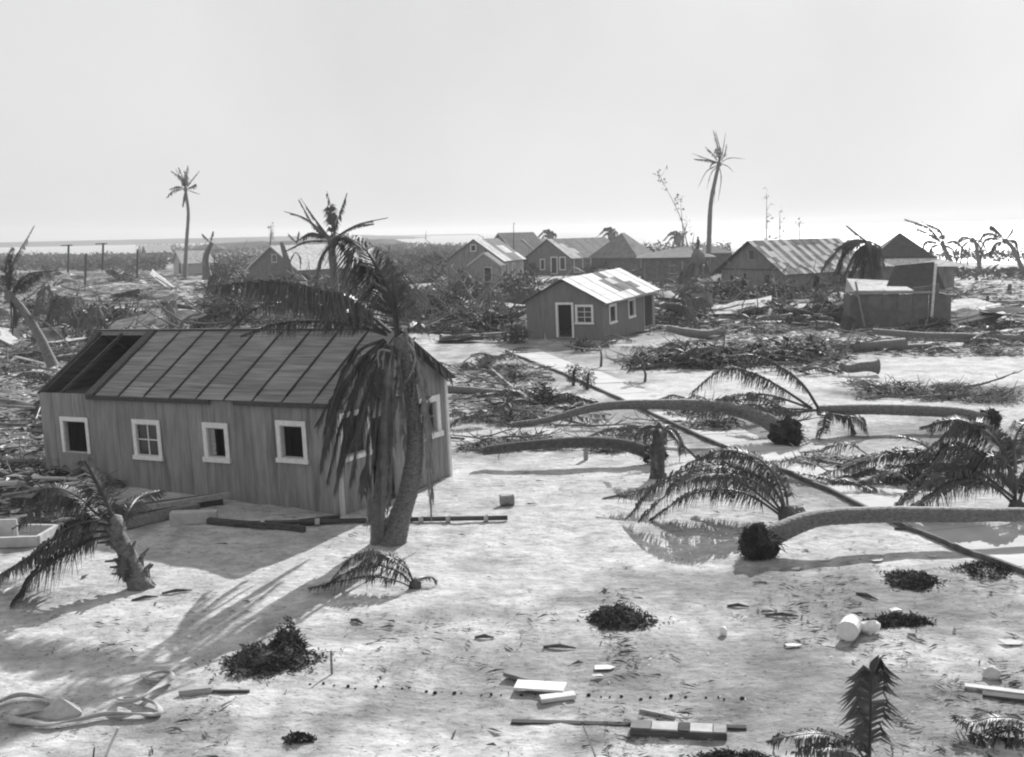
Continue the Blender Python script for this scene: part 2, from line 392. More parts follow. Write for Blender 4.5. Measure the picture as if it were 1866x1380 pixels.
# sidewalk of pale slabs with a dark edge strip
def sidewalk():
    a = G(925, 640); b = G(1880, 1056); d = (b - a); L = Vector((d.x, d.y, 0)).length; d = Vector((d.x, d.y, 0)).normalized()
    s_ = Vector((-d.y, d.x, 0))                     # to the right of the edge, away from the camera
    if s_.x < 0: s_ = -s_
    me_mb = MB(); n = 60; Wd = 1.7
    o = tag(bpy.data.objects.new('sidewalk', None), kind='structure'); col.objects.link(o); o.location = a
    k = 0.0; slab = 1.5; i = 0
    while k < L + 6:
        p = a + d * k; mb = MB(); q = a + d * (k + slab - .03)
        z = lambda v, u=0: hterr(v.x, v.y) + .035 + u
        j = R.uniform(-.012, .012)
        c = [p, p + s_ * Wd, q + s_ * Wd, q]
        mb.hexa([Vector((v.x, v.y, z(v) - .12)) for v in c] + [Vector((v.x, v.y, z(v) + j)) for v in c])
        part(mb, 'slab', M['path'], o); k += slab; i += 1
    mb = MB(); pts = []
    for i in range(81):
        p = a + d * ((L + 6) * i / 80) - s_ * .1; p.z = hterr(p.x, p.y) + .05 + .03 * noise.noise(p * 1.5); pts.append(p)
    for i in range(80): mb.beam(pts[i], pts[i + 1], .08, .11)
    part(mb, 'edge_strip', M['kerb'], o)
sidewalk()

# ------------------------------------------------------------------ houses
def wall_planks(root, P0, U, N, length, hfun, ops, m, w0=.28, th=.03, z0=0.0, base=0.0, jit=.006):
    """Vertical boards from local P0 along U; N points outward. ops: (u0,u1,z0,z1)"""
    cuts = [0.0]
    k = 0.0
    while k < length - w0 * .6: k += w0 * R.uniform(.85, 1.15); cuts.append(min(k, length))
    cuts[-1] = length
    for o in ops:
        for e in (o[0], o[1]):
            cuts = [c for c in cuts if abs(c - e) > .09 or c in (0.0, length)] + [e]
    cuts = sorted(set(cuts))
    for a, b in zip(cuts[:-1], cuts[1:]):
        mid = (a + b) / 2; spans = [(z0, None)]
        for o in sorted(ops, key=lambda q: q[2]):
            if o[0] - .001 < mid < o[1] + .001:
                s0, s1 = spans.pop()
                if o[2] > s0 + .03: spans.append((s0, o[2]))
                spans.append((o[3], None))
        g = .002; j = R.uniform(-jit, jit)
        for s0, s1 in spans:
            ha = hfun(a + g) if s1 is None else s1; hb = hfun(b - g) if s1 is None else s1
            if min(ha, hb) < s0 + .01: continue
            lo = s0 + (R.uniform(-.10, .05) if s0 == z0 else 0)
            f = lambda u, n_, z: P0 + U * u + N * n_ + Vector((0, 0, z))
            mb = MB()
            mb.hexa([f(a + g, j - th, lo), f(b - g, j - th, lo), f(b - g, j, lo), f(a + g, j, lo), f(a + g, j - th, ha), f(b - g, j - th, hb), f(b - g, j, hb), f(a + g, j, ha)])
            part(mb, 'wall_board', m, root, world=False)
def window(root, P0, U, N, u0, u1, z0, z1, m='trim', fw=.09, mull=(0, 0), glass=True, sill=True, th=.03, name='window', reveal=.1, partial=None):
    f = lambda u, n_, z: P0 + U * u + N * n_ + Vector((0, 0, z))
    def bar(mb, ua, ub, za, zb, na=-.02, nb=.035):
        mb.hexa([f(ua, na, za), f(ub, na, za), f(ub, nb, za), f(ua, nb, za), f(ua, na, zb), f(ub, na, zb), f(ub, nb, zb), f(ua, nb, zb)])
    mb = MB()
    bar(mb, u0 - fw, u1 + fw, z1, z1 + fw, 0.012, .04); bar(mb, u0 - fw, u0, z0, z1, .012, .036); bar(mb, u1, u1 + fw, z0, z1, .012, .036)
    if sill: bar(mb, u0 - fw - .03, u1 + fw + .03, z0 - fw * .9, z0, .012, .08)
    fr = part(mb, name, M[m], root, world=False)
    mb = MB()                       # inner reveal
    bar(mb, u0, u0 + .025, z0, z1, -reveal, .01); bar(mb, u1 - .025, u1, z0, z1, -reveal, .01); bar(mb, u0 + .025, u1 - .025, z1 - .025, z1, -reveal, .01); bar(mb, u0 + .025, u1 - .025, z0, z0 + .025, -reveal, .01)
    part(mb, 'frame', M['trimgrey'], fr, world=False)
    if mull != (0, 0):
        mb = MB()
        for i in range(mull[0]):
            c = u0 + (u1 - u0) * (i + 1) / (mull[0] + 1); bar(mb, c - .018, c + .018, z0 + .02, z1 - .02, -.05, -.02)
        for i in range(mull[1]):
            c = z0 + (z1 - z0) * (i + 1) / (mull[1] + 1); bar(mb, u0 + .02, u1 - .02, c - .015, c + .015, -.048, -.022)
        part(mb, 'glazing_bar', M[m], fr, world=False)
    if glass:
        mb = MB(); bar(mb, u0 + .02, u1 - .02, z0 + .02, z1 - .02, -.04, -.035); part(mb, 'pane', M['glass'], fr, world=False)
    return fr
X = Vector((1, 0, 0)); Y = Vector((0, 1, 0)); Z = Vector((0, 0, 1)); O = Vector((0, 0, 0))

# the long board house in front, its near corner to the camera
def house_A():
    c = G(625, 940); c.z = -.02
    t = thing('board_house', 'long weathered board house with tin roof in the left foreground, leaning slightly', 'house', c, (0, 0, 0))
    rot = Euler((0, 0, radians(60))).to_matrix() @ Euler((radians(-1.7), radians(-0.5), 0)).to_matrix()
    t.rotation_euler = rot.to_euler()
    Wd, L, h, rise = 4.6, 10.4, 2.68, 1.45
    # long wall, local x = 0, runs along +Y, outside is -X
    u = lambda a, b, z0, z1: (a, b, z0, z1)
    ops = [(1.03, 1.72, 1.31, 2.1), (3.53, 4.13, 1.2, 1.95), (5.88, 6.66, 1.12, 1.95), (8.6, 9.5, 1.05, 1.93)]
    wall_planks(t, O, Y, -X, L, lambda q: h, ops, M['wallA'], w0=.26)
    window(t, O, Y, -X, *ops[0], glass=False, fw=.12)
    window(t, O, Y, -X, *ops[1], glass=False, fw=.13)
    window(t, O, Y, -X, *ops[2], mull=(1, 1), glass=True, fw=.12)
    window(t, O, Y, -X, *ops[3], glass=False, sill=False, fw=.11)
    mb = MB(); mb.beam((.07, 4.02, 1.24), (.07, 4.02, 1.9), .16, .02, up=Vector((1, 0, .0))); part(mb, 'loose_sash', M['grey'], t, world=False)
    gf = lambda q: h + rise * (1 - abs(q - Wd / 2) / (Wd / 2)) - .03
    ops = [(.17, 1.1, 1.36, 2.3), None, (3.35, 4.12, 1.3, 2.12)]
    wall_planks(t, O, X, -Y, Wd, gf, [ops[0], ops[2], (1.25, 2.1, -.1, 2.1)], M['wallA'], w0=.3)
    window(t, O, X, -Y, *ops[0], glass=False, fw=.11); window(t, O, X, -Y, *ops[2], glass=False, fw=.15)
    wall_planks(t, Vector((Wd, 0, 0)), Y, X, L, lambda q: h, [], M['wallA'], w0=.5)
    wall_planks(t, Vector((0, L, 0)), X, Y, Wd, gf, [], M['wallA'], w0=.5)
    mb = MB(); mb.box((-.04, -.05, .0), (.05, .04, h - .02)); part(mb, 'corner_board', M['trimgrey'], t, world=False)
    mb = MB(); mb.box((Wd - .07, -.06, .0), (Wd + .03, .04, h - .02)); part(mb, 'corner_board', M['trim'], t, world=False)
    mb = MB(); mb.box((.05, .05, .05), (Wd - .05, L - .05, .15)); part(mb, 'floor', M['dark'], t, world=False)
    mb = MB(); mb.box((-.02, .0, -.3), (.02, L, .0)); mb.box((.02, -.04, -.3), (Wd, .0, .0)); mb.box((Wd-.02, .0, -.3), (Wd+.02, L, .0)); part(mb, 'foundation', M['dark'], t, world=False)
    # gable rake board and little skirt under the gable
    sl = Vector((Wd / 2, 0, rise)).normalized()
    # roof: sheets in rows up the slope, lapped
    ov = .07; n_ = Vector((-rise, 0, Wd / 2)).normalized()
    def slab(side, y0, y1, s0, s1, lift, th, m, name='roof_sheet', skew=0):
        # s measured from the eave line (with overhang) up the slope to the ridge
        base = Vector((-.0, 0, h)) - sl * ov
        def P(y, s_, up):
            p = base + sl * s_ + n_ * up; p.y = y
            if side: p.x = Wd - p.x
            return p
        mb = MB(); mb.hexa([P(y0, s0, lift), P(y1, s0, lift), P(y1, s1, lift), P(y0, s1, lift), P(y0, s0, lift + th), P(y1, s0, lift + th), P(y1, s1, lift + th + skew), P(y0, s1, lift + th + skew)])
        return part(mb, name, m, t, world=False)
    S_ = sqrt((Wd / 2) ** 2 + rise ** 2) + ov
    y1_ = L - 2.35
    slab(0, -.3, y1_ + .3, .0, S_, .0, .03, M['roofdark'], 'roof_deck'); slab(1, -.3, L + .15, .0, S_, .0, .03, M['roofdark'], 'roof_deck')
    ncol = 9; y1_ = L - 2.35; cw = (y1_ + .32) / ncol
    for i in range(ncol):
        a = -.32 + cw * i
        rows = 6
        for k in range(rows):
            if i == ncol - 1 and k == 0: pass
            oo_ = .16 * ((i * 5) % 3 - 1); s0 = max(-.02, S_ * k / rows - .03 + oo_) if k else -.02; s1 = min(S_, S_ * (k + 1) / rows + oo_) if k < rows - 1 else S_
            slab(0, a + .02 + R.uniform(-.005, .01), a + cw - .05, s0, s1, .034 + .006 * (k % 2) + R.uniform(0, .006), .012, M['roofA'])
        mb = MB()
        slab(0, a + cw - .045, a + cw - .008, -.03 + R.uniform(0, .3), S_ - R.uniform(0, .25), .036, .052, M['roofdark'], 'batten')
    slab(0, y1_ + .02, y1_ + .30, -.05, S_, .03, .07, M['dark'], 'edge_board')
    slab(0, y1_ + .30, y1_ + .46, .1, S_ - .3, -.02, .03, M['grey'], 'edge_board')
    # the near slope is gone at the left end: attic floor and end panel added dark for the recess's shade, two rafters
    mb = MB(); mb.box((.04, y1_ + .1, h - .10), (Wd - .04, L - .06, h - .05)); part(mb, 'attic_floor', M['roofdark'], t, world=False)
    mb = MB(); mb.hexa([(.05, L - .08, h - .04), (Wd - .05, L - .08, h - .04), (Wd - .05, L - .045, h - .04), (.05, L - .045, h - .04), (Wd / 2 - .02, L - .08, h + rise - .08), (Wd / 2 + .02, L - .08, h + rise - .08), (Wd / 2 + .02, L - .045, h + rise - .08), (Wd / 2 - .02, L - .045, h + rise - .08)]); part(mb, 'gable_shade_panel', M['dark'], t, world=False)
    mb = MB(); mb.beam((-.02, L + .0, h - .02), (Wd / 2, L + .0, h + rise + .01), .10, .05, up=Vector((-1, 0, 1))); part(mb, 'rake_board', M['dark'], t, world=False)
    mb = MB(); mb.beam((0.02, L - .9, h - .02), (Wd / 2, L - .9, h + rise - .05), .05, .10, up=Vector((-1, 0, 1))); part(mb, 'rafter', M['dark'], t, world=False)
    mb = MB(); mb.beam((Wd / 2, y1_, h + rise - .02), (Wd / 2, L + .05, h + rise - .02), .08, .14); part(mb, 'ridge_beam', M['grey'], t, world=False)
    q_ = random.Random(5)
    for k in range(9):               # torn roofing felt hanging off the right rake
        s0 = S_ * (.1 + .09 * k); mb = MB(); b0 = Vector((Wd, -.34, h)) + Vector((-sl.x, 0, sl.z)) * (s0 - ov); w2 = q_.uniform(.1, .25); dn = q_.uniform(.1, .42)
        a2 = b0 + Vector((-sl.x, 0, sl.z)) * w2
        mb.hexa([b0 + Vector((.03, -.02, -dn)), a2 + Vector((0, -.04, -dn * q_.uniform(.3, 1))), a2 + Vector((0, 0, -dn * .6)), b0 + Vector((.03, .0, -dn * .9)), b0, a2, a2 + Vector((0, .03, 0)), b0 + Vector((0, .03, 0))])
        part(mb, 'torn_felt', M['roofdark'], t, world=False)
    for k in range(5):
        slab(1, -.32 + k * (L + .3) / 5, -.32 + (k + 1) * (L + .3) / 5 - .02, -.02, S_, .034, .012, M['roofA'])
    mb = MB(); mb.box((Wd / 2 - .09, -.32, h + rise + .04), (Wd / 2 + .09, L + .15, h + rise + .08)); part(mb, 'ridge_cap', M['roofdark'], t, world=False)
    # broken fascia under the eave
    for a, b in ((-.3, 3.1), (3.9, 8.4)):
        mb = MB(); p = Vector((0, 0, h)) - sl * (ov + .01); mb.box((p.x - .03, a, p.z - .09), (p.x, b, p.z + .03)); part(mb, 'fascia_board', M['dark'], t, world=False)
    for pxx in (.05, L): print('A corner', [round(q) for q in proj(t.matrix_basis @ Vector((0, pxx, h)))], [round(q) for q in proj(t.matrix_basis @ Vector((0, pxx, 0)))])
    print('A ridge', proj(t.matrix_basis @ Vector((Wd / 2, L, h + rise))), proj(t.matrix_basis @ Vector((Wd / 2, 0, h + rise))), 'far corner', proj(t.matrix_basis @ Vector((Wd, 0, 0))), proj(t.matrix_basis @ Vector((Wd, 0, h))))
    return t
house_A()

def gable_house(label, corner, th, Wd, L, h, rise, wm_, roofm, front=(), side=(), ov=.35, tilt=(0, 0), name='wooden_house', hip=False, sheets=None, roofL=None, cat='house', porch=None, left=True, trimc='trimgrey', group=None, planks=False):
    """near corner; local +X runs along the side wall (angle th), local +Y along the gable wall."""
    t = thing(name, label, cat, corner, group=group)
    t.rotation_euler = (Euler((0, 0, radians(th))).to_matrix() @ Euler((radians(tilt[0]), radians(tilt[1]), 0)).to_matrix()).to_euler()
    gf = lambda q: h + (0 if hip else rise * (1 - abs(q - Wd / 2) / (Wd / 2))) - .03
    fops = [(o[0], o[1], o[2], o[3]) for o in front]; sops = [(o[0], o[1], o[2], o[3]) for o in side]
    if planks:
        wall_planks(t, O, Y, -X, Wd, gf, fops, wm_, w0=.45, jit=.003)
        wall_planks(t, O, X, -Y, L, lambda q: h, sops, wm_, w0=.45, jit=.003)
    else:
        def solid(P0, U, N, length, ops, hf):
            us = sorted(set([0, length] + [o[0] for o in ops] + [o[1] for o in ops] + ([length / 2] if hf(length / 2) > h else [])))
            for a, b in zip(us[:-1], us[1:]):
                z = 0; mid = (a + b) / 2
                sp = []
                for o in sorted(ops, key=lambda q: q[2]):
                    if o[0] < mid < o[1]:
                        if o[2] > z + .02: sp.append((z, o[2], o[2]))
                        z = o[3]
                sp.append((z, hf(a), hf(b)))
                for s0, ha, hb in sp:
                    f = lambda u, n_, zz: P0 + U * u + N * n_ + Vector((0, 0, zz))
                    mbw.hexa([f(a, -.1, s0), f(b, -.1, s0), f(b, 0, s0), f(a, 0, s0), f(a, -.1, ha), f(b, -.1, hb), f(b, 0, hb), f(a, 0, ha)])
        mbw = MB(); solid(O, Y, -X, Wd, fops, gf); part(mbw, 'wall', wm_, t, world=False)
        mbw = MB(); solid(Vector((.1, 0, 0)), X, -Y, L - .1, [(o[0] - .1, o[1] - .1, o[2], o[3]) for o in sops], lambda q: h - .02); part(mbw, 'wall', wm_, t, world=False)
    mb = MB(); mb.box((.1, Wd - .1, 0), (L, Wd, h - .02)); part(mb, 'wall', wm_, t, world=False)
    mb = MB(); g2 = [gf(0), gf(Wd / 2), gf(Wd)]
    for a, b, ha, hb in ((0, Wd / 2, g2[0], g2[1]), (Wd / 2, Wd, g2[1], g2[2])):
        mb.hexa([(L - .1, a, 0), (L, a, 0), (L, b, 0), (L - .1, b, 0), (L - .1, a, ha), (L, a, ha), (L, b, hb), (L - .1, b, hb)])
    part(mb, 'wall', wm_, t, world=False)
    for o in front:
        k = o[4] if len(o) > 4 else {}
        window(t, O, Y, -X, o[0], o[1], o[2], o[3], **{**dict(m=trimc, fw=.12), **k})
    for o in side:
        k = o[4] if len(o) > 4 else {}
        window(t, O, X, -Y, o[0], o[1], o[2], o[3], **{**dict(m=trimc, fw=.12), **k})
    rl = roofL or L
    if not hip:
        sl = Vector((0, Wd / 2, rise)).normalized(); n_ = Vector((0, -rise, Wd / 2)).normalized(); S_ = sqrt((Wd / 2) ** 2 + rise ** 2) + ov
        for sd_ in (0, 1):
            def P(x, s_, up):
                p = Vector((0, 0, h)) + sl * (s_ - ov) + n_ * up; p.x = x
                if sd_: p.y = Wd - p.y
                return p
            def sl_(x0, x1, s0, s1, lo, hi, m, nm):
                mb = MB(); mb.hexa([P(x0, s0, lo), P(x1, s0, lo), P(x1, s1, lo), P(x0, s1, lo), P(x0, s0, hi), P(x1, s0, hi), P(x1, s1, hi), P(x0, s1, hi)]); return part(mb, nm, m, t, world=False)
            sl_(-ov * .8, rl + ov * .6, 0, S_, 0, .05, roofm if not sheets else M['dark'], 'roof' if not sheets else 'roof_deck')
            if sheets and not sd_:
                nc, nr_, fn = sheets
                for i in range(nc):
                    for k in range(nr_):
                        x0 = -ov * .8 + (rl + ov * 1.4) * i / nc; x1 = -ov * .8 + (rl + ov * 1.4) * (i + 1) / nc - .03
                        mm = fn(i, k)
                        if mm: sl_(x0, x1, S_ * k / nr_ - .04, S_ * (k + 1) / nr_, .055 + .02 * (i % 2) + .01 * (k % 2), .075 + .02 * (i % 2) + .01 * (k % 2), mm, 'roof_sheet')
            elif not sheets:            # rake trim on the gable
                sl_(-ov * .8 - .05, -ov * .8 - .004, -.03, S_ + .02, -.10, .07, M[trimc], 'rake_board')
    else:
        mb = MB(); o_ = ov; r_ = min(Wd / 2, L / 2) * .9
        b_ = [(-o_, -o_, h), (L + o_, -o_, h), (L + o_, Wd + o_, h), (-o_, Wd + o_, h)]
        if L >= Wd: tp = [(r_, Wd / 2, h + rise), (L - r_, Wd / 2, h + rise)]
        else: tp = [(L / 2, r_, h + rise), (L / 2, Wd - r_, h + rise)]
        mb.v = b_ + tp
        if L >= Wd: mb.f = [(0, 1, 5, 4), (1, 2, 5), (2, 3, 4, 5), (3, 0, 4), (3, 2, 1, 0)]
        else: mb.f = [(0, 1, 4), (1, 2, 5, 4), (2, 3, 5), (3, 0, 4, 5), (3, 2, 1, 0)]
        part(mb, 'roof', roofm, t, world=False)
    return t
Gc = lambda px, py: Vector((G(px, py).x, G(px, py).y, -.05))

# small cottage in the middle
def rs(i, k):
    if (i in (4, 5, 6) and k in (1, 2)) or (i, k) in ((5, 3), (6, 0), (7, 1), (4, 0)): return M['tinrust'] if (i, k) not in ((5, 2), (4, 0)) else M['tinlight']
    return M['roofB']
hb = gable_house('small dark grey cottage with bright patched roof and empty doorway, mid ground centre', Gc(1100, 624), 63.5, 4.9, 9.0, 2.45, 1.25, M['wallB'], M['roofwhite'],
                 front=[(.7, 1.6, 1.2, 2.12, dict(m='trim', mull=(1, 2), fw=.12)), (1.95, 2.85, .3, 2.25, dict(m='trim', glass=False, sill=False, name='doorway'))],
                 side=[(1.1, 2.0, 1.1, 2.0, dict(m='trim', glass=True, fw=.14)), (4.3, 5.2, 1.1, 2.05, dict(m='trim', glass=False, fw=.14)), (7.0, 8.8, .1, 2.3, dict(m='trimgrey', glass=False, sill=False, fw=.08, name='broken_opening'))],
                 tilt=(-.6, -1.6), sheets=(10, 4, rs), name='cottage', planks=True)
mb = MB(); mb.beam((-.32, -.25, 2.30), (7.5, -.42, 2.25), .05, .12); part(mb, 'hanging_fascia', M['grey'], hb, world=False)

D_ = dict
gable_house('far grey house with small gabled porch and pale door, left of the row of houses', Gc(916, 517), 72, 7.4, 9, 3.0, 2.6, M['wallfar'], M['rooffar'],
            front=[(3.5, 4.1, 4.2, 4.9, D_(glass=True, fw=.1, m='trim'))], side=[(1.2, 2.2, .9, 2.4), (4, 5, .9, 2.4)],
            sheets=(6, 3, lambda i, k: M['tinlight'] if (i + 2 * k) % 5 in (0, 1) and k < 2 else M['roofwhite'] if i < 2 else M['rooffar']))
gable_house('small gabled lean-to with pale door in front of far grey house', Gc(913, 520), 76, 4.2, 1.9, 2.5, 1.5, M['wallfar'], M['rooffar'], front=[(1.2, 2.1, .2, 2.2, D_(glass=False, name='doorway'))], name='lean_to', cat='shed', ov=.15)
gable_house('far house with broad plain shingle roof behind the grey gable', Gc(945, 497), 38, 9, 6.5, 2.8, 3.5, M['wallfar'], M['rooffar'], ov=.5, side=[(1, 2, .8, 2.3), (4, 5, .8, 2.3)])
gable_house('narrow dark gabled house between two larger far houses', Gc(983, 495), 55, 6.0, 7, 2.9, 2.3, M['wallfar'], M['rooffar'], ov=.4, front=[(2.5, 3.4, .6, 2.4)])
gable_house('long far house with white trimmed windows and peeling gable roof', Gc(1040, 502), 50, 8, 14, 2.7, 2.55, M['walldark'], M['rooffar'], ov=.5, trimc='trim',
            front=[(1.0, 1.9, .9, 2.6), (2.5, 3.5, .3, 2.6), (4.8, 5.5, .9, 2.3)], side=[(.9, 2.9, .5, 2.4), (5, 6.2, .7, 2.4), (8, 9, .7, 2.4), (10.6, 11.8, .7, 2.4)],
            sheets=(12, 4, lambda i, k: M['roofwhite'] if (i == 0 and k < 4) or (i == 1 and k in (0, 1, 2)) or (i == 2 and k == 1) else M['rooffar']))
gable_house('far house with steep hipped roof and pale shuttered porch', Gc(1192, 500), 152, 7, 6.6, 2.6, 3.4, M['walldark'], M['rooffar'], ov=.5, hip=True, trimc='trim',
            front=[(1.0, 2.6, .4, 2.3), (4, 5, .4, 2.3)], side=[])
def porch_house():
    c = Gc(1290, 508); t = gable_house('low far building with flat hipped roof and open porch posts', c, 172, 7.5, 8.2, 3.0, 1.0, M['walldark'], M['rooffar'], ov=.7, hip=True, front=[(1, 2.4, .4, 2.2)])
    for i in range(6):
        mb = MB(); x = .2 + i * 1.6; mb.box((x - .08, 8.0, 0), (x + .08, 8.16, 2.5)); 
    for i in range(6):
        mb = MB(); x = .3 + i * 1.5; mb.box((x - .08, Wd_ := 7.9, 0), (x + .08, 8.05, 2.55)); part(mb, 'post', M['grey'], t, world=False)
porch_house()
gable_house('low dark barrack with long flat roof beside the tall palm', Gc(1330, 500), 172, 5, 9, 3.1, .9, M['walldark'], M['rooffar'], ov=.5, hip=True)
R4 = random.Random(21)
def r4(i, k):
    v = i % 2 if R4.random() > .22 else (i + 1) % 2; w5 = R4.random()
    return M['rooffar'] if w5 < .15 else M['tinlight'] if v or (k == 0 and i < 3) else M['tinrust']
h4 = gable_house('large dark house with striped rusty tin roof, right of the tall palm', Gc(1427, 543), 36, 7.6, 12.2, 2.55, 2.6, M['wallfar'], M['tinrust'], ov=.75,
            front=[(3.45, 4.15, 3.45, 4.35, D_(m='grey', fw=.06)), (4.4, 5.2, .9, 2.2, D_(m='grey', fw=.05, glass=False)), (1.6, 2.3, .2, 2.1, D_(m='grey', fw=.05, glass=False, sill=False))], side=[(4, 5.2, .2, 2.2, D_(glass=False, sill=False, fw=.06, name='doorway')), (8, 9, .8, 2.0)],
            sheets=(20, 6, r4), name='tin_roofed_house')
mb = MB(); mb.box((-.12, -.3, 2.5), (-.02, 8.3, 2.62)); part(mb, 'cornice', M['dark'], h4, world=False)
# pyramid roofed building with porch skirt, far right
def house_5():
    c = Gc(1712, 520); t = gable_house('far right house with dark pyramid roof rising over pale porch skirt', c, 168, 8.6, 8.4, 2.5, .1, M['wallfar'], M['rooffar'], ov=.1, hip=True, front=[], side=[])
    mb = MB(); mb.v = [(-1.6, -1.4, 2.3), (9.6, -1.4, 2.5), (9.6, 9.6, 2.5), (-1.6, 9.6, 2.3), (1.9, 1.7, 3.2), (7.2, 1.7, 3.2), (7.2, 7.2, 3.2), (1.9, 7.2, 3.2)]
    mb.f = [(3, 2, 1, 0), (0, 1, 5, 4), (1, 2, 6, 5), (2, 3, 7, 6), (3, 0, 4, 7), (4, 5, 6, 7)]; part(mb, 'porch_roof', M['roofwhite'], t, world=False)
    mb = MB(); mb.v = [(1.5, 1.3, 3.15), (7.6, 1.3, 3.15), (7.6, 7.6, 3.15), (1.5, 7.6, 3.15), (4.6, 4.4, 5.6)]
    mb.f = [(3, 2, 1, 0), (0, 1, 4), (1, 2, 4), (2, 3, 4), (3, 0, 4)]; part(mb, 'roof', M['roofdark'], t, world=False)
    mb = MB(); mb.box((4.4, 8.62, .9), (5.1, 8.7, 2.2)); part(mb, 'window', M['black'], t, world=False)
    mb = MB(); mb.box((-1.4, -1.2, 0), (-1.25, -1.05, 2.4)); part(mb, 'post', M['grey'], t, world=False)
house_5()
def broken_shed():
    c = Gc(1732, 602); t = thing('ruined_shed', 'ruined roofless shed of dark panels with leaning post, right of centre', 'shed', c, (0, 0, radians(176)))
    # local +X runs left in the picture
    k = 0; xs = [0, .75, 1.35, 2.3, 3.2, 4.1, 5.0, 5.9]
    hs = [2.2, 2.9, 2.75, 2.3, 2.3, 2.3, 2.25, 2.35]
    for i in range(7):
        mb = MB(); j = R.uniform(-.04, .04); hh = hs[i]
        mb.hexa([(xs[i] + .01, j, 0), (xs[i + 1] - .01, j, 0), (xs[i + 1] - .01, j + .06, 0), (xs[i] + .01, j + .06, 0), (xs[i] + .01, j, hh), (xs[i + 1] - .01, j, hh - .06), (xs[i + 1] - .01, j + .06, hh - .06), (xs[i] + .01, j + .06, hh)])
        part(mb, 'panel', M['walldark'], t, world=False)
    for (p, q, w_) in (((.1, -.4, 0), (.1, -3.4, 0), 2.2), ((5.9, -.1, 0), (5.6, -3.4, 0), 2.2)):
        mb = MB(); p = Vector(p); q = Vector(q); a = Vector((.05, 0, 0)); zz = Vector((0, 0, w_))
        mb.hexa([p - a, p + a, q + a, q - a, p - a + zz, p + a + zz, q + a + zz, q - a + zz]); part(mb, 'side_wall', M['walldark'], t, world=False)
    mb = MB(); mb.box((1.0, .08, 2.32), (5.95, .2, 2.45)); part(mb, 'top_plate', M['grey'], t, world=False)
    mb = MB(); mb.beam((1.25, .25, .2), (1.05, .25, 4.1), .13, .13); part(mb, 'post', M['pale'], t, world=False)
    mb = MB(); mb.beam((5.2, .4, .4), (5.75, .2, 3.1), .22, .1); part(mb, 'leaning_board', M['grey'], t, world=False)
    mb = MB(); mb.hexa([(2.4, -2.8, 2.4), (5.7, -2.8, 2.3), (5.9, .2, 2.5), (2.3, .3, 2.46), (2.5, -2.9, 2.95), (5.6, -2.8, 3.15), (5.8, .1, 2.56), (2.3, .2, 2.52)]); part(mb, 'fallen_roof', M['roofwhite'], t, world=False)
    mb = MB(); mb.hexa([(.2, -.6, 2.5), (3.7, -.9, 2.5), (2.6, -3, 3.2), (.2, -3, 3.6), (.2, -.6, 2.56), (3.7, -.9, 2.56), (2.6, -3, 3.9), (.2, -3, 4.1)]); part(mb, 'torn_roof_panel', M['roofdark'], t, world=False)
broken_shed()
# left background houses
gable_house('far gable house with sunlit pale roof behind the left debris field', Gc(545, 522), 52, 9.9, 13, 2.3, 3.0, M['walldark'], M['roofwhite'], ov=.4, front=[(4.2, 5.0, 3.2, 4.1)])
gable_house('small far shed with bright roof edge beside the thin left palm', Gc(336, 503), 35, 5.4, 5.5, 2.4, 1.9, M['walllight'], M['roofwhite'], ov=.5, front=[(1.6, 2.6, .4, 2.2, D_(glass=False, sill=False, name='doorway'))], name='far_shed', cat='shed')
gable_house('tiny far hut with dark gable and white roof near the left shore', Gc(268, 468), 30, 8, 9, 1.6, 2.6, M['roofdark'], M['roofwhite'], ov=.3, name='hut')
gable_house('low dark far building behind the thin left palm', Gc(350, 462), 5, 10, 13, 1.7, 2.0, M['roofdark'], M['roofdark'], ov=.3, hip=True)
gable_house('low dark far roof behind the pale roofed house', Gc(590, 452), 8, 12, 14, 3.0, 3.5, M['roofdark'], M['roofdark'], ov=.3)

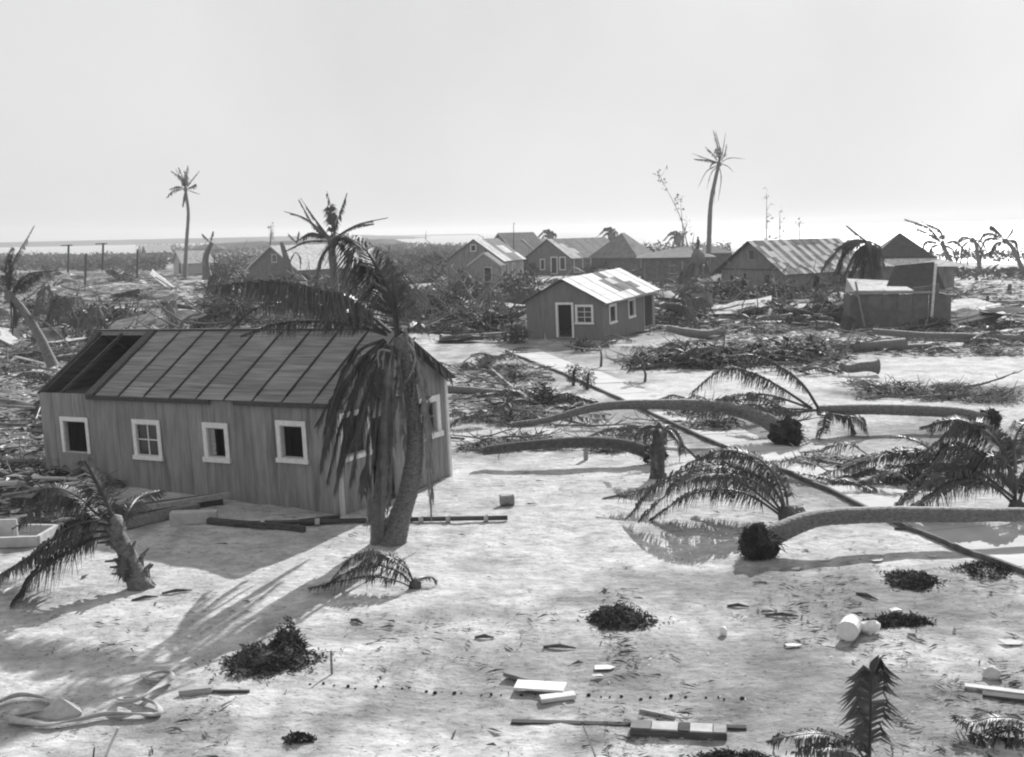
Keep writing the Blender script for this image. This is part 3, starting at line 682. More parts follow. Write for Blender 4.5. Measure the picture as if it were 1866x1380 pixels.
# ------------------------------------------------------------------ the standing palms near the camera
def F(D, pts, **kw):                 # frond through picture points (px, py[, metres nearer(-)/farther(+)])
    return ([A(p[0], p[1], D + (p[2] if len(p) > 2 else 0)) for p in pts], kw)
def base_at(px, py):
    b = G(px, py); return b, b.y
b, D0 = base_at(712, 987)
hang = dict(droop=1.6, fwd=.25)
TP = [Vector(b) + Vector((0, 0, -.15)), A(728, 945, D0 + .05), A(748, 880, D0 + .1), A(757, 800, D0), A(748, 710, D0), A(735, 630, D0)]
palm('big wind-torn palm with hanging dead leaves, in front of the board house', b, TP, .26, .13, [
    F(D0, [(722, 610), (716, 560), (698, 505, .3), (665, 455, .6), (625, 428, 1)], leaf=1.05, n=80, droop=1.1, wid=.06, r=.05, side=.8),
    F(D0, [(712, 605), (655, 560, -.3), (590, 533, -.8), (500, 515, -1.2), (400, 520, -1.6)], leaf=.85, n=80, droop=1.5, wid=.06, r=.05),
    F(D0, [(705, 610), (640, 592, .3), (570, 586, .6), (500, 592, .9), (440, 612, 1.2)], leaf=.5, n=70, droop=1.4, wid=.055, r=.04),
    F(D0, [(700, 605), (640, 575, .5), (560, 555, 1.2), (470, 560, 1.8), (410, 610, 2)], leaf=.55, n=60, droop=1.5, wid=.055, r=.04),
    F(D0, [(700, 620), (655, 640, -.3), (620, 700, -.5), (598, 770, -.6), (585, 850, -.6)], leaf=.62, n=70, fwd=1.3, droop=1.2, wid=.06, r=.04, side=.5),
    F(D0, [(700, 620), (668, 660, -.5), (640, 730, -.8), (615, 800, -.9), (598, 868, -.9)], leaf=.6, n=70, fwd=1.5, droop=1.2, wid=.06, r=.04, side=.4),
    F(D0, [(703, 625), (680, 680, -.5), (655, 760, -.7), (630, 830, -.8), (612, 885, -.8)], leaf=.6, n=70, fwd=1.5, droop=1.2, wid=.06, r=.04, side=.4),
    F(D0, [(705, 625), (672, 650, .2), (632, 690, .3), (600, 735, .4), (575, 775, .4)], leaf=.55, n=60, fwd=1.3, droop=1.2, wid=.06, r=.04, side=.5),
    F(D0, [(708, 630), (695, 700, -.4), (684, 790, -.5), (676, 880, -.5), (672, 950, -.4)], leaf=.5, n=70, fwd=1.6, droop=1.3, wid=.06, r=.04, side=.4, m='deadleaf'),
    F(D0, [(712, 630), (704, 700, -.5), (698, 790, -.6), (694, 880, -.6), (690, 965, -.5)], leaf=.5, n=70, fwd=1.6, droop=1.3, wid=.06, r=.04, side=.35, m='deadleaf'),
    F(D0, [(718, 630), (714, 700, -.5), (716, 790, -.55), (712, 870, -.5), (708, 930, -.4)], leaf=.45, n=60, fwd=1.6, droop=1.3, wid=.055, r=.035, side=.35, m='deadleaf'),
    F(D0, [(745, 630), (768, 680, -.1), (778, 760, -.1), (784, 860, 0), (786, 945, 0)], leaf=.5, n=60, fwd=1.0, droop=1.3, wid=.06, r=.03, side=.7, m='deadleaf'),
    F(D0, [(742, 625), (755, 660, .2), (762, 740, .3), (765, 830, .3), (768, 870, .3)], leaf=.35, n=40, fwd=1.7, droop=1.3, wid=.05, r=.03, side=.3),
    F(D0, [(727, 612), (725, 585), (722, 555), (718, 525), (712, 490)], leaf=.3, n=30, fwd=1.6, droop=-.2, wid=.05, r=.03, side=.5),
    F(D0, [(735, 620), (748, 600, .2), (760, 590, .5), (772, 600, .7)], leaf=.4, n=20, fwd=1, droop=1, wid=.05, r=.04, side=.5),
    F(D0, [(702, 622), (664, 650, .1), (628, 705, .1), (606, 770, .1), (592, 820, .1)], leaf=.7, n=60, fwd=1.0, droop=1.4, wid=.06, r=.04, side=.7),
    F(D0, [(704, 622), (676, 662, -.2), (650, 720, -.3), (632, 790, -.3), (618, 850, -.3)], leaf=.75, n=60, fwd=.9, droop=1.4, wid=.06, r=.04, side=.7),
    F(D0, [(704, 625), (686, 670, .3), (664, 740, .4), (650, 810, .4), (640, 870, .4)], leaf=.7, n=60, fwd=1.0, droop=1.4, wid=.06, r=.04, side=.6),
    F(D0, [(708, 630), (690, 690, -.6), (676, 770, -.7), (668, 840, -.7), (664, 900, -.6)], leaf=.6, n=60, fwd=1.2, droop=1.4, wid=.06, r=.03, side=.6),
    F(D0, [(716, 630), (706, 690, -.7), (702, 770, -.75), (700, 860, -.7), (700, 940, -.6)], leaf=.6, n=60, fwd=1.3, droop=1.4, wid=.06, r=.03, side=.5, m='deadleaf'),
    F(D0, [(725, 630), (730, 690, -.6), (735, 760, -.6), (738, 830, -.5)], leaf=.4, n=50, fwd=1.3, droop=1.4, wid=.05, r=.03, side=.4, m='deadleaf'),
    F(D0, [(712, 605), (670, 570, .4), (620, 545, .9), (560, 540, 1.4), (500, 560, 1.8)], leaf=.75, n=60, droop=1.5, wid=.055, r=.04),
], bark='bark', coreR=.2)
big = [o for o in col.objects if o.name.startswith('palm_tree')][0]
for pts, rr in (([(700, 640, -.4), (697, 680, -.5), (697, 720, -.5), (720, 690, -.45), (729, 650, -.4)], .025), ([(728, 640, -.35), (722, 700, -.45), (712, 780, -.5), (706, 850, -.5)], .035),
                ([(742, 625, -.2), (756, 645, -.35), (752, 675, -.4), (735, 700, -.45), (720, 712, -.5)], .03), ([(738, 600, 0), (742, 615, -.1), (745, 640, -.2)], .035), ([(712, 640, -.3), (690, 640, -.4), (690, 670, -.45)], .03)):
    mb = MB(); mb.tube(curve([A(p[0], p[1], D0 + p[2]) for p in pts], 10), [rr * (1 - .05 * i) for i in range(11)], 6); part(mb, 'leaf_stalk', M['twig'], big, True)
b2 = G(692, 985)                     # second, thinner stem at the foot
mb = trunk_mb([b2 + Vector((0, 0, -.1)), A(688, 940, D0 - .2), A(694, 880, D0 - .25), A(702, 800, D0 - .2), A(722, 720, D0 - .1)], .17, .09, 20, 8); part(mb, 'stem', M['bark'], big, True)

b, D1 = base_at(258, 1072)
palm('young palm snapped over beside the debris, left foreground', b, [b + Vector((0, 0, -.1)), A(240, 1030, D1), A(222, 990, D1 + .1), A(210, 965, D1 + .1)], .21, .12, [
    F(D1, [(222, 985), (206, 945, .1), (188, 900, .2), (170, 865, .3), (155, 838, .4)], leaf=.42, n=46, droop=.5, wid=.045, r=.05, side=1),
    F(D1, [(215, 965), (180, 940, .1), (140, 905, .2), (90, 890, .3), (42, 925, .3)], leaf=.55, n=56, droop=1.3, wid=.045, r=.03),
    F(D1, [(215, 960), (170, 950, -.2), (120, 965, -.4), (60, 1010, -.6), (-20, 1060, -.8)], leaf=.6, n=60, droop=1.1, wid=.05, r=.03),
    F(D1, [(215, 975), (165, 985, -.3), (110, 1015, -.6), (60, 1050, -.8), (22, 1098, -.9)], leaf=.6, n=60, droop=1.0, wid=.05, r=.03, fwd=.9),
    F(D1, [(218, 980), (150, 985, .3), (90, 1000, .4), (30, 1030, .5), (-30, 1070, .5)], leaf=.5, n=50, droop=1.2, wid=.05, r=.03),
    F(D1, [(215, 965), (175, 925, .3), (130, 905, .5), (80, 920, .6), (30, 960, .6)], leaf=.6, n=50, droop=1.3, wid=.05, r=.03),
    F(D1, [(215, 972), (165, 970, 0), (110, 990, -.1), (50, 1020, -.2), (-10, 1060, -.3)], leaf=.6, n=50, droop=1.2, wid=.05, r=.03, m='deadleaf'),
    F(D1, [(215, 975), (235, 930, .4), (255, 905, .9), (290, 895, 1.3)], leaf=.35, n=30, droop=.8, wid=.045, r=.03),
    F(D1, [(245, 1010), (250, 1030), (262, 1050), (280, 1066)], leaf=.25, n=20, droop=.9, wid=.06, r=.02, m='deadleaf'),
    F(D1, [(230, 1000), (225, 1030, -.2), (228, 1060, -.2)], leaf=.25, n=20, droop=.9, wid=.06, r=.02, m='deadleaf'),
], coreR=.2)

def crown(label, base, D, fr, name='young_palm', cat='palm', core=.12, group=None, leafm='leaf'):
    t = thing(name, label, cat, base, group=group)
    mb = MB(); mb.blob(base + Vector((0, 0, .05)), core, 10, .3, 2, (core, core, core * 1.4)); part(mb, 'stump', M['barkdark'], t, True)
    for f in fr:
        kw = dict(f[1]); lm = kw.pop('m', leafm); part(frond_mb(f[0], **kw), 'frond', M[lm], t)
    return t
b, D = base_at(757, 1072)
crown('small half buried palm shoot arching over the sand before the big palm', b, D, [
    F(D, [(756, 1072), (740, 1035), (690, 1006, .1), (640, 1018, .1), (605, 1055, .1)], leaf=.34, n=44, droop=1.3, r=.018, wid=.035),
    F(D, [(756, 1072), (730, 1045, -.1), (680, 1030, -.2), (630, 1045, -.2), (590, 1068, -.2)], leaf=.3, n=44, droop=1.2, r=.018, wid=.035),
    F(D, [(756, 1074), (720, 1058, -.1), (670, 1052, -.2), (610, 1062, -.2), (565, 1072, -.2)], leaf=.26, n=40, droop=.9, r=.015, wid=.035),
    F(D, [(756, 1070), (735, 1025, .1), (705, 1010, .2), (668, 1020, .2), (640, 1050, .2)], leaf=.3, n=36, droop=1.3, r=.018, wid=.035),
    F(D, [(757, 1072), (765, 1055, .1), (785, 1052, .2), (795, 1060, .2)], leaf=.15, n=14, droop=.5, r=.01, wid=.03)], core=.1)
b, D = base_at(1436, 948)
crown('palm crown with long arching leaves rising beside the uprooted trunk', b, D, [
    F(D, [(1436, 945), (1412, 870, .2), (1370, 830, .4), (1310, 822, .6), (1245, 850, .8)], leaf=.62, n=60, droop=1.2, r=.035, wid=.045),
    F(D, [(1438, 945), (1400, 880, 0), (1310, 848, 0), (1210, 875, 0), (1142, 945, 0)], leaf=.75, n=80, droop=1.5, r=.04, wid=.045),
    F(D, [(1434, 945), (1380, 880, -.3), (1310, 862, -.5), (1240, 880, -.7), (1165, 950, -.8)], leaf=.6, n=70, droop=1.4, r=.035, wid=.045),
    F(D, [(1430, 945), (1370, 905, .1), (1310, 893, .2), (1250, 905, .2), (1190, 945, .2)], leaf=.5, n=60, droop=1.2, r=.03, wid=.045),
    F(D, [(1430, 940), (1350, 880, .6), (1270, 862, 1), (1180, 890, 1.2), (1100, 908, 1.2)], leaf=.4, n=60, droop=1.0, r=.03, wid=.045),
    F(D, [(1436, 940), (1430, 890, .5), (1400, 850, 1), (1345, 830, 1.6), (1290, 835, 2)], leaf=.4, n=50, droop=1.0, r=.03, wid=.045),
    F(D, [(1440, 945), (1455, 925, .3), (1462, 940, .5)], leaf=.2, n=12, droop=1.0, r=.03)], core=.22)
b, D = base_at(1272, 838)
crown('thin long palm leaf leaning up to the left across the path', b, D, [
    F(D, [(1272, 838), (1245, 812), (1215, 785, .1), (1185, 760, .2), (1150, 742, .3)], leaf=.35, n=34, droop=1.0, r=.035, wid=.03, rag=.7),
    F(D, [(1272, 838), (1300, 832, .2), (1340, 838, .3), (1380, 862, .3)], leaf=.3, n=30, droop=1.0, r=.02, wid=.035)], core=.08)
b, D = base_at(1198, 872)
stump_pts = [b, A(1199, 830, D), A(1201, 785, D)]
palm('short upright palm stump with drooping crown on the sand', b, [b + Vector((0, 0, -.1)), A(1199, 830, D), A(1201, 785, D)], .2, .15, [
    F(D, [(1203, 785), (1185, 776, .1), (1162, 790, .1), (1153, 820, .1)], leaf=.22, n=26, droop=1.4, r=.02, wid=.035),
    F(D, [(1203, 785), (1222, 776, .1), (1240, 795, .1), (1250, 830, .1)], leaf=.3, n=26, droop=1.4, r=.02, wid=.035),
    F(D, [(1203, 782), (1225, 785, -.3), (1240, 810, -.4), (1238, 840, -.4)], leaf=.3, n=26, droop=1.4, r=.02, wid=.035),
    F(D, [(1203, 782), (1170, 780, .4), (1150, 783, .8), (1130, 795, 1)], leaf=.2, n=26, droop=1, r=.02, wid=.03)], bark='barkdark', coreR=.14)

def stubs(root, P, r0, r1, n, seed, t0=.35):
    q = random.Random(seed); c = curve(P, 40)
    for i in range(n):
        k = int(40 * (t0 + (1 - t0) * (i + q.random()) / n)); k = min(k, 39); T = (c[k + 1] - c[k]).normalized(); a = q.uniform(0, 2 * pi)
        e = T.cross(Vector((cos(a), sin(a), .3))).normalized(); r = r0 + (r1 - r0) * k / 40; p = c[k] + e * r * .8; l = q.uniform(.12, .32)
        mb = MB(); mb.tube([p - T * .05, p + (T * .8 + e * .5) * l * .6, p + (T * .7 + e * .9) * l], [.055, .035, .02], 5); part(mb, 'leaf_base', M['bark'], root)
stubs(big, TP, .30, .15, 26, 4, .62)
yp = [o for o in col.objects if o.name == 'palm_tree.001'][0]
b_ = G(258, 1072); stubs(yp, [b_, A(240, 1030, D1), A(222, 990, D1 + .1), A(210, 965, D1 + .1)], .21, .12, 34, 6, .1)
def fallen(label, D, pts, r0, r1, roots=0, fr=(), bark='bark', group='fallen palm trunks', flare=1.2, name='fallen_palm', dz=0):
    P = []
    for p in pts:
        P.append(A(p[0], p[1], p[2]))
    t = thing(name, label, 'fallen palm', (P[0].x, P[0].y, hterr(P[0].x, P[0].y)), group=group)
    r0 *= .8; r1 *= .85
    part(trunk_mb(P, r0, r1, flare=flare, n=30), 'trunk', M[bark], t, True)
    if roots: part(roots_mb(P[0] + (P[0] - P[1]).normalized() * roots * .4, roots, 170, seed=int(pts[0][0])), 'root_ball', M['root'], t)
    for f in fr:
        kw = dict(f[1]); lm = kw.pop('m', 'leaf'); part(frond_mb(f[0], **kw), 'frond', M[lm], t)
    return t
gy = lambda px, py: G(px, py).y
st_ = [o for o in col.objects if o.get('label', '').startswith('short upright palm stump')][0]
stubs(st_, stump_pts, .2, .15, 22, 9, .1)
for a_ in range(7):
    part(frond_mb(arc_frond(stump_pts[-1], a_ * .9 + .3, .5, .75, 2.6), leaf=.22, n=22, droop=1.4, r=.016, wid=.035), 'frond', M['deadleaf' if a_ % 2 else 'leaf'], st_)
d = gy(1400, 1010)
fallen('uprooted palm trunk with black root ball stretching to the right frame edge', d,
       [(1395, 985, d), (1425, 968, d + .1), (1490, 945, d + .4), (1600, 938, d + .6), (1740, 938, d + .6), (1880, 938, d + .7)], .26, .17, roots=.40)
d = gy(1430, 808)
fallen('fallen palm with dark root ball, trunk arched above the sidewalk', d,
       [(1425, 785, d), (1385, 762, d + .3), (1310, 742, d + .8), (1200, 737, d + 1.6), (1090, 742, d + 2), (1000, 765, d + 2), (930, 775, d + 2)], .31, .10, roots=.48)
d = gy(1800, 782)
fallen('straight fallen palm trunk lying level behind the drooping crown', d,
       [(1795, 764, d), (1740, 752, d), (1600, 746, d), (1490, 748, d)], .24, .2, roots=.36, fr=[
        F(d, [(1492, 745), (1462, 700), (1420, 668, .2), (1375, 648, .3), (1330, 650, .3)], leaf=.45, n=50, droop=1.2, r=.05, wid=.05),
        F(d, [(1480, 745), (1420, 705), (1370, 680, .1), (1320, 672, .1), (1262, 715, .1)], leaf=.65, n=60, droop=1.3, r=.045, wid=.05),
        F(d, [(1480, 745), (1400, 720, -.3), (1340, 722, -.6), (1280, 738, -.8)], leaf=.5, n=60, droop=1.0, r=.04, wid=.05),
        F(d, [(1485, 748), (1420, 745, -.6), (1340, 748, -1.2), (1260, 760, -1.6)], leaf=.5, n=60, droop=.8, r=.04, wid=.05),
        F(d, [(1490, 748), (1440, 750, .4), (1390, 725, .8), (1340, 730, 1.2)], leaf=.5, n=50, droop=.8, r=.04, wid=.05),
        F(d, [(1500, 750), (1530, 755, -.4), (1570, 765, -.8), (1588, 815, -.9)], leaf=.5, n=50, droop=1.5, r=.035, wid=.05),
        F(d, [(1500, 750), (1505, 755, -.7), (1498, 785, -1), (1484, 820, -1)], leaf=.4, n=40, droop=1.5, r=.035, wid=.05),
        F(d, [(1505, 750), (1530, 752, -.2), (1552, 775, -.4), (1560, 800, -.4)], leaf=.4, n=40, droop=1.5, r=.035, wid=.05)])
d = gy(1195, 845)
fallen('dark fallen trunk overgrown with weed left of the short stump', d,
       [(1185, 825, d), (1130, 810, d + .1), (1060, 806, d + .2), (960, 812, d + .1), (880, 822, d)], .22, .15, roots=.34, bark='barkdark')
d = gy(1600, 682)
fallen('short palm log with thick pale root end', d, [(1600, 668, d), (1575, 668, d), (1545, 672, d + .1), (1530, 664, d + .2)], .34, .18, bark='bark', flare=1.3)
d = gy(1650, 640)
fallen('smooth fallen trunk before the ruined shed', d, [(1650, 628, d), (1600, 630, d), (1560, 634, d), (1515, 646, d - .4)], .40, .22, flare=1.1)
d = gy(1700, 630)
fallen('long low trunk lying at the foot of the ruined shed', d, [(1880, 618, d), (1780, 614, d), (1680, 611, d), (1590, 604, d)], .25, .2)
d = gy(1300, 620)
fallen('bowed fallen trunk right of the small cottage', d, [(1318, 606, d), (1290, 610, d), (1250, 606, d), (1215, 598, d)], .4, .25)
d = gy(900, 722)
fallen('grey trunk lying against the right end of the board house', d, [(800, 708, d), (850, 712, d), (910, 717, d), (985, 722, d)], .22, .2)
d = gy(1700, 780)
fallen('thin palm pole lying right of the drooping crown', d, [(1580, 787, d), (1640, 788, d), (1700, 792, d), (1760, 796, d)], .09, .08)
d = gy(1850, 860)
fallen('thick trunk slanting in from the right frame edge', d, [(1905, 780, d + .3), (1866, 808, d), (1840, 825, d), (1822, 838, d)], .3, .26)

b, D = base_at(1852, 938)
crown('large tangled palm crown against the right frame edge', b, D, [
    F(D, [(1850, 930), (1848, 870), (1825, 835, .1), (1790, 838, .2), (1760, 870, .2)], leaf=.8, n=60, droop=1.5, r=.045, wid=.05),
    F(D, [(1850, 900), (1830, 830, .6), (1800, 790, 1), (1745, 765, 1.4), (1680, 778, 1.8)], leaf=.85, n=70, droop=1.2, r=.045, wid=.05),
    F(D, [(1850, 900), (1790, 830, .4), (1735, 815, .6), (1700, 850, .7), (1640, 915, .8)], leaf=.75, n=70, droop=1.1, r=.045, wid=.05),
    F(D, [(1850, 910), (1780, 860, .2), (1720, 860, .1), (1680, 890, 0), (1640, 920, 0)], leaf=.6, n=60, droop=1, r=.035, wid=.05),
    F(D, [(1850, 920), (1800, 880, -.3), (1750, 880, -.4), (1700, 905, -.5), (1660, 925, -.5)], leaf=.5, n=60, droop=1, r=.035, wid=.05),
    F(D, [(1850, 880), (1820, 800, 1), (1780, 770, 1.5), (1730, 790, 2), (1680, 830, 2.2)], leaf=.8, n=60, droop=1.2, r=.045, wid=.05),
    F(D, [(1852, 930), (1870, 880, .2), (1890, 860, .4), (1920, 870, .4)], leaf=.6, n=40, droop=1.2, r=.045, wid=.05),
    F(D, [(1850, 860), (1850, 800, 1), (1870, 770, 1.5), (1900, 770, 2)], leaf=.5, n=40, droop=1.2, r=.045, wid=.05)], core=.25)
b, D = base_at(1740, 870)
crown('flattened dark palm crown lying left of the tangled one', b, D, [
    F(D, [(1745, 860), (1690, 825), (1620, 825, .1), (1550, 845, .1), (1490, 872, 0)], leaf=.6, n=60, droop=.9, r=.035, wid=.055),
    F(D, [(1745, 865), (1680, 850, -.2), (1610, 855, -.3), (1560, 868, -.3), (1500, 880, -.3)], leaf=.6, n=60, droop=.6, r=.03, wid=.055),
    F(D, [(1745, 860), (1700, 835, .3), (1650, 820, .6), (1600, 830, .9), (1540, 846, 1)], leaf=.7, n=60, droop=.8, r=.03, wid=.055),
    F(D, [(1740, 865), (1700, 860, .1), (1650, 865, .1), (1600, 870, .1), (1560, 878, .1)], leaf=.7, n=60, droop=.5, r=.03, wid=.055),
    F(D, [(1735, 860), (1690, 815, .4), (1650, 798, .8), (1620, 795, 1)], leaf=.4, n=30, droop=.2, r=.03, wid=.05),
    F(D, [(1745, 865), (1640, 880, -.5), (1560, 880, -.5), (1460, 862, -.3)], leaf=.45, n=60, droop=.4, r=.03, wid=.05),
    F(D, [(1745, 870), (1700, 890, -.6), (1640, 905, -.8), (1560, 896, -.8)], leaf=.45, n=50, droop=.4, r=.03, wid=.05)], core=.3)
# seedlings at the bottom edge
b, D = base_at(1582, 1400)
crown('upright green palm seedling at the bottom edge of the sand', b, D, [
    F(D, [(1584, 1392), (1586, 1330), (1587, 1270), (1591, 1225), (1600, 1203)], leaf=.34, n=24, droop=.8, r=.022, wid=.085, fwd=.5, start=.15, rag=.12),
    F(D, [(1582, 1396), (1555, 1358), (1500, 1338, -.1), (1440, 1342, -.2), (1400, 1352, -.2)], leaf=.26, n=40, droop=1.4, r=.016, wid=.04),
    F(D, [(1582, 1396), (1540, 1366, -.2), (1500, 1362, -.3), (1450, 1372, -.4)], leaf=.24, n=34, droop=1.3, r=.016, wid=.04),
    F(D, [(1582, 1396), (1575, 1355, .1), (1550, 1345, .1), (1520, 1360, .1)], leaf=.16, n=24, droop=1.4, r=.012, wid=.04)], core=.07)
b, D = base_at(1890, 1345)
crown('flat palm seedling spreading in from the lower right edge', b, D, [
    F(D, [(1890, 1340), (1860, 1312), (1810, 1308), (1770, 1316), (1745, 1308)], leaf=.28, n=34, droop=.5, r=.014, wid=.04),
    F(D, [(1890, 1345), (1850, 1330, -.1), (1800, 1340, -.1), (1750, 1352, -.1), (1712, 1358, -.1)], leaf=.24, n=34, droop=.4, r=.014, wid=.04),
    F(D, [(1890, 1345), (1850, 1350, -.2), (1820, 1360, -.2), (1790, 1372, -.2)], leaf=.25, n=34, droop=.5, r=.014, wid=.04)], core=.08)

# ------------------------------------------------------------------ palms farther off
def palm_far(label, base, D, trunk, r0, r1, fr, n=30, leaf=.5, wid=.07, **kw):
    return palm(label, base, [A(p[0], p[1], D) for p in trunk], r0, r1,
                [F(D, [(q[0], q[1], (q[2] if len(q) > 2 else 0)) for q in f[0]], **{**dict(n=n, leaf=leaf, wid=wid, r=.05), **(f[1] if len(f) > 1 else {})}) for f in fr], sides=7, **kw)
D = 180; b = Vector((A(338, 505, D).x, D, 0))
palm_far('lone thin tall palm with small tuft on the left skyline', b, D, [(336, 507), (340, 440), (343, 390), (340, 360), (338, 345)], .32, .2, [
    ([(338, 345), (334, 328), (326, 306)],), ([(338, 345), (338, 325), (342, 303)],), ([(338, 345), (330, 325), (313, 312)],), ([(338, 345), (333, 330), (320, 308)],), ([(338, 345), (348, 330), (363, 312)], dict(leaf=.35)),
    ([(338, 345), (318, 347), (302, 362)],), ([(338, 345), (350, 340), (356, 336)],), ([(338, 345), (336, 360), (333, 376)],), ([(338, 345), (352, 350), (364, 354)], dict(leaf=.2)), ([(338, 345), (325, 340), (310, 345)],), ([(338, 342), (340, 330), (336, 312)],)], leaf=.75, wid=.12, group=None)
D = 145; b = Vector((A(1290, 512, D).x, D, 0))
palm_far('tall wind-stripped palm rising highest above the houses', b, D, [(1289, 514), (1292, 440), (1295, 375), (1303, 330), (1310, 300)], .36, .2, [
    ([(1310, 297), (1308, 270), (1300, 238)], dict(leaf=.7)), ([(1310, 297), (1312, 275), (1304, 240)], dict(leaf=.6)), ([(1310, 297), (1317, 275), (1322, 242)], dict(leaf=.35)), ([(1310, 297), (1320, 282), (1324, 264)], dict(leaf=.5)),
    ([(1310, 297), (1298, 280), (1285, 268)],), ([(1310, 297), (1290, 290), (1262, 280)], dict(leaf=.25)), ([(1310, 297), (1290, 292), (1266, 290)],), ([(1310, 300), (1288, 312), (1273, 340)], dict(leaf=.35)),
    ([(1310, 300), (1296, 316), (1288, 344)], dict(leaf=.35)), ([(1310, 300), (1314, 325), (1309, 365)], dict(leaf=.4)), ([(1312, 298), (1330, 288), (1358, 290)], dict(leaf=.15)), ([(1312, 298), (1326, 303), (1337, 314)], dict(leaf=.2)),
    ([(1310, 300), (1304, 330), (1302, 372)], dict(leaf=.2)), ([(1310, 297), (1300, 296), (1294, 304)],)], leaf=.5, wid=.1)
D = 88; b = Vector((A(610, 580, D).x, D, 0))
palm_far('bushy palm with radiating leaves behind the board house roof', b, D, [(612, 585), (610, 520), (606, 470), (604, 440)], .35, .28, [
    ([(604, 438), (575, 415), (545, 365)], dict(leaf=.35)), ([(604, 438), (560, 400), (517, 385)], dict(leaf=.3)), ([(604, 438), (575, 400), (548, 362)], dict(leaf=.3)), ([(604, 438), (604, 395), (596, 350)],), ([(604, 438), (616, 400), (632, 353)],),
    ([(604, 438), (650, 410), (706, 397)], dict(leaf=.35)), ([(604, 438), (640, 415), (680, 408)], dict(leaf=.35)), ([(604, 440), (570, 425), (540, 440)], dict(leaf=.7)), ([(604, 440), (560, 440), (520, 458)], dict(leaf=.3)),
    ([(604, 440), (585, 470), (575, 520)], dict(leaf=.7)), ([(604, 440), (625, 450), (640, 500)], dict(leaf=.8)), ([(604, 440), (650, 430), (690, 455)], dict(leaf=.8)), ([(604, 440), (612, 480), (606, 520)], dict(leaf=.6)), ([(604, 440), (650, 440), (660, 490)], dict(leaf=.8)), ([(604, 438), (590, 420), (578, 405)], dict(leaf=.6))], leaf=.6, wid=.15, n=40, coreR=.3)
D = 48; b = Vector((A(75, 690, D).x, D, 0))
palm_far('toppled palm leaning over the debris at the left frame edge', b, D, [(97, 668), (70, 610), (38, 560), (18, 540)], .22, .15, [
    ([(18, 540), (50, 502), (105, 492)], dict(leaf=.7)), ([(18, 540), (20, 490), (62, 412)], dict(leaf=.35)), ([(18, 540), (-10, 520), (-40, 540)],), ([(18, 540), (10, 490), (22, 452)],), ([(18, 540), (25, 570), (22, 610)],), ([(18, 540), (50, 570), (100, 600), (140, 650)], dict(leaf=.3)), ([(18, 540), (40, 520), (70, 500)], dict(leaf=.6))], leaf=.5, wid=.05, n=40)
W_ = dict(leaf=.55)
D = 140; b = Vector((A(1752, 500, D).x, D, 0))
palm_far('wind-bent palm behind the far right house', b, D, [(1755, 512), (1735, 480), (1722, 455), (1718, 445)], .3, .2, [
    ([(1718, 445), (1690, 415), (1650, 400)],), ([(1718, 445), (1700, 430), (1655, 410)],), ([(1718, 445), (1690, 440), (1680, 460)],), ([(1718, 445), (1740, 440), (1760, 460)],), ([(1718, 445), (1700, 450), (1695, 475)],), ([(1718, 445), (1735, 455), (1745, 485)],), ([(1718, 445), (1712, 420), (1680, 405)],)], leaf=.6, wid=.22)
D = 150; b = Vector((A(1786, 508, D).x, D, 0))
palm_far('first of two shaggy palms on the bright right shore', b, D, [(1788, 513), (1783, 475), (1778, 445), (1772, 438)], .3, .2, [
    ([(1772, 436), (1750, 440), (1738, 470)],), ([(1772, 436), (1755, 450), (1750, 480)],), ([(1772, 436), (1785, 450), (1788, 480)],), ([(1772, 436), (1765, 460), (1762, 490)], dict(leaf=.3)), ([(1772, 436), (1756, 432), (1742, 444)],), ([(1772, 436), (1790, 442), (1800, 470)], dict(leaf=.4))], leaf=.6, wid=.22)
D = 135; b = Vector((A(1870, 510, D).x, D, 0))
palm_far('wind-blown palm at the far right edge, leaves streaming left', b, D, [(1872, 514), (1858, 480), (1845, 452), (1832, 440)], .35, .2, [
    ([(1832, 438), (1800, 425), (1782, 445)],), ([(1832, 438), (1815, 420), (1806, 412)],), ([(1832, 438), (1800, 435), (1785, 460)], dict(leaf=.6)), ([(1832, 440), (1810, 455), (1792, 478)], dict(leaf=.35)), ([(1832, 438), (1842, 425), (1846, 415)], dict(leaf=.3)), ([(1832, 438), (1815, 445), (1805, 465)],), ([(1832, 438), (1848, 440), (1856, 462)],)], leaf=.7, wid=.23)
D = 82; b = Vector((A(1600, 575, D).x, D, 0))
palm_far('shaggy palm standing behind the left end of the ruined shed', b, D, [(1602, 580), (1600, 530), (1592, 470), (1582, 446)], .35, .28, [
    ([(1582, 442), (1550, 440), (1515, 470), (1500, 490)],), ([(1582, 442), (1548, 448), (1530, 480), (1515, 520)],), ([(1582, 442), (1595, 455), (1600, 500)],), ([(1582, 442), (1575, 480), (1565, 530)],), ([(1582, 442), (1560, 425), (1543, 411)], dict(leaf=.25)),
    ([(1582, 442), (1598, 460), (1604, 520)],), ([(1582, 442), (1570, 470), (1545, 520)],), ([(1582, 442), (1590, 480), (1590, 540)],), ([(1582, 442), (1570, 455), (1550, 500)],), ([(1582, 440), (1560, 445), (1540, 465), (1528, 500)],), ([(1582, 442), (1592, 470), (1596, 530)],), ([(1582, 442), (1580, 470), (1580, 540)],), ([(1584, 440), (1600, 450), (1612, 490)],), ([(1582, 442), (1562, 460), (1540, 500)],), ([(1582, 440), (1555, 438), (1520, 455)],)], leaf=.9, wid=.14, n=40, coreR=.25)
D = 205
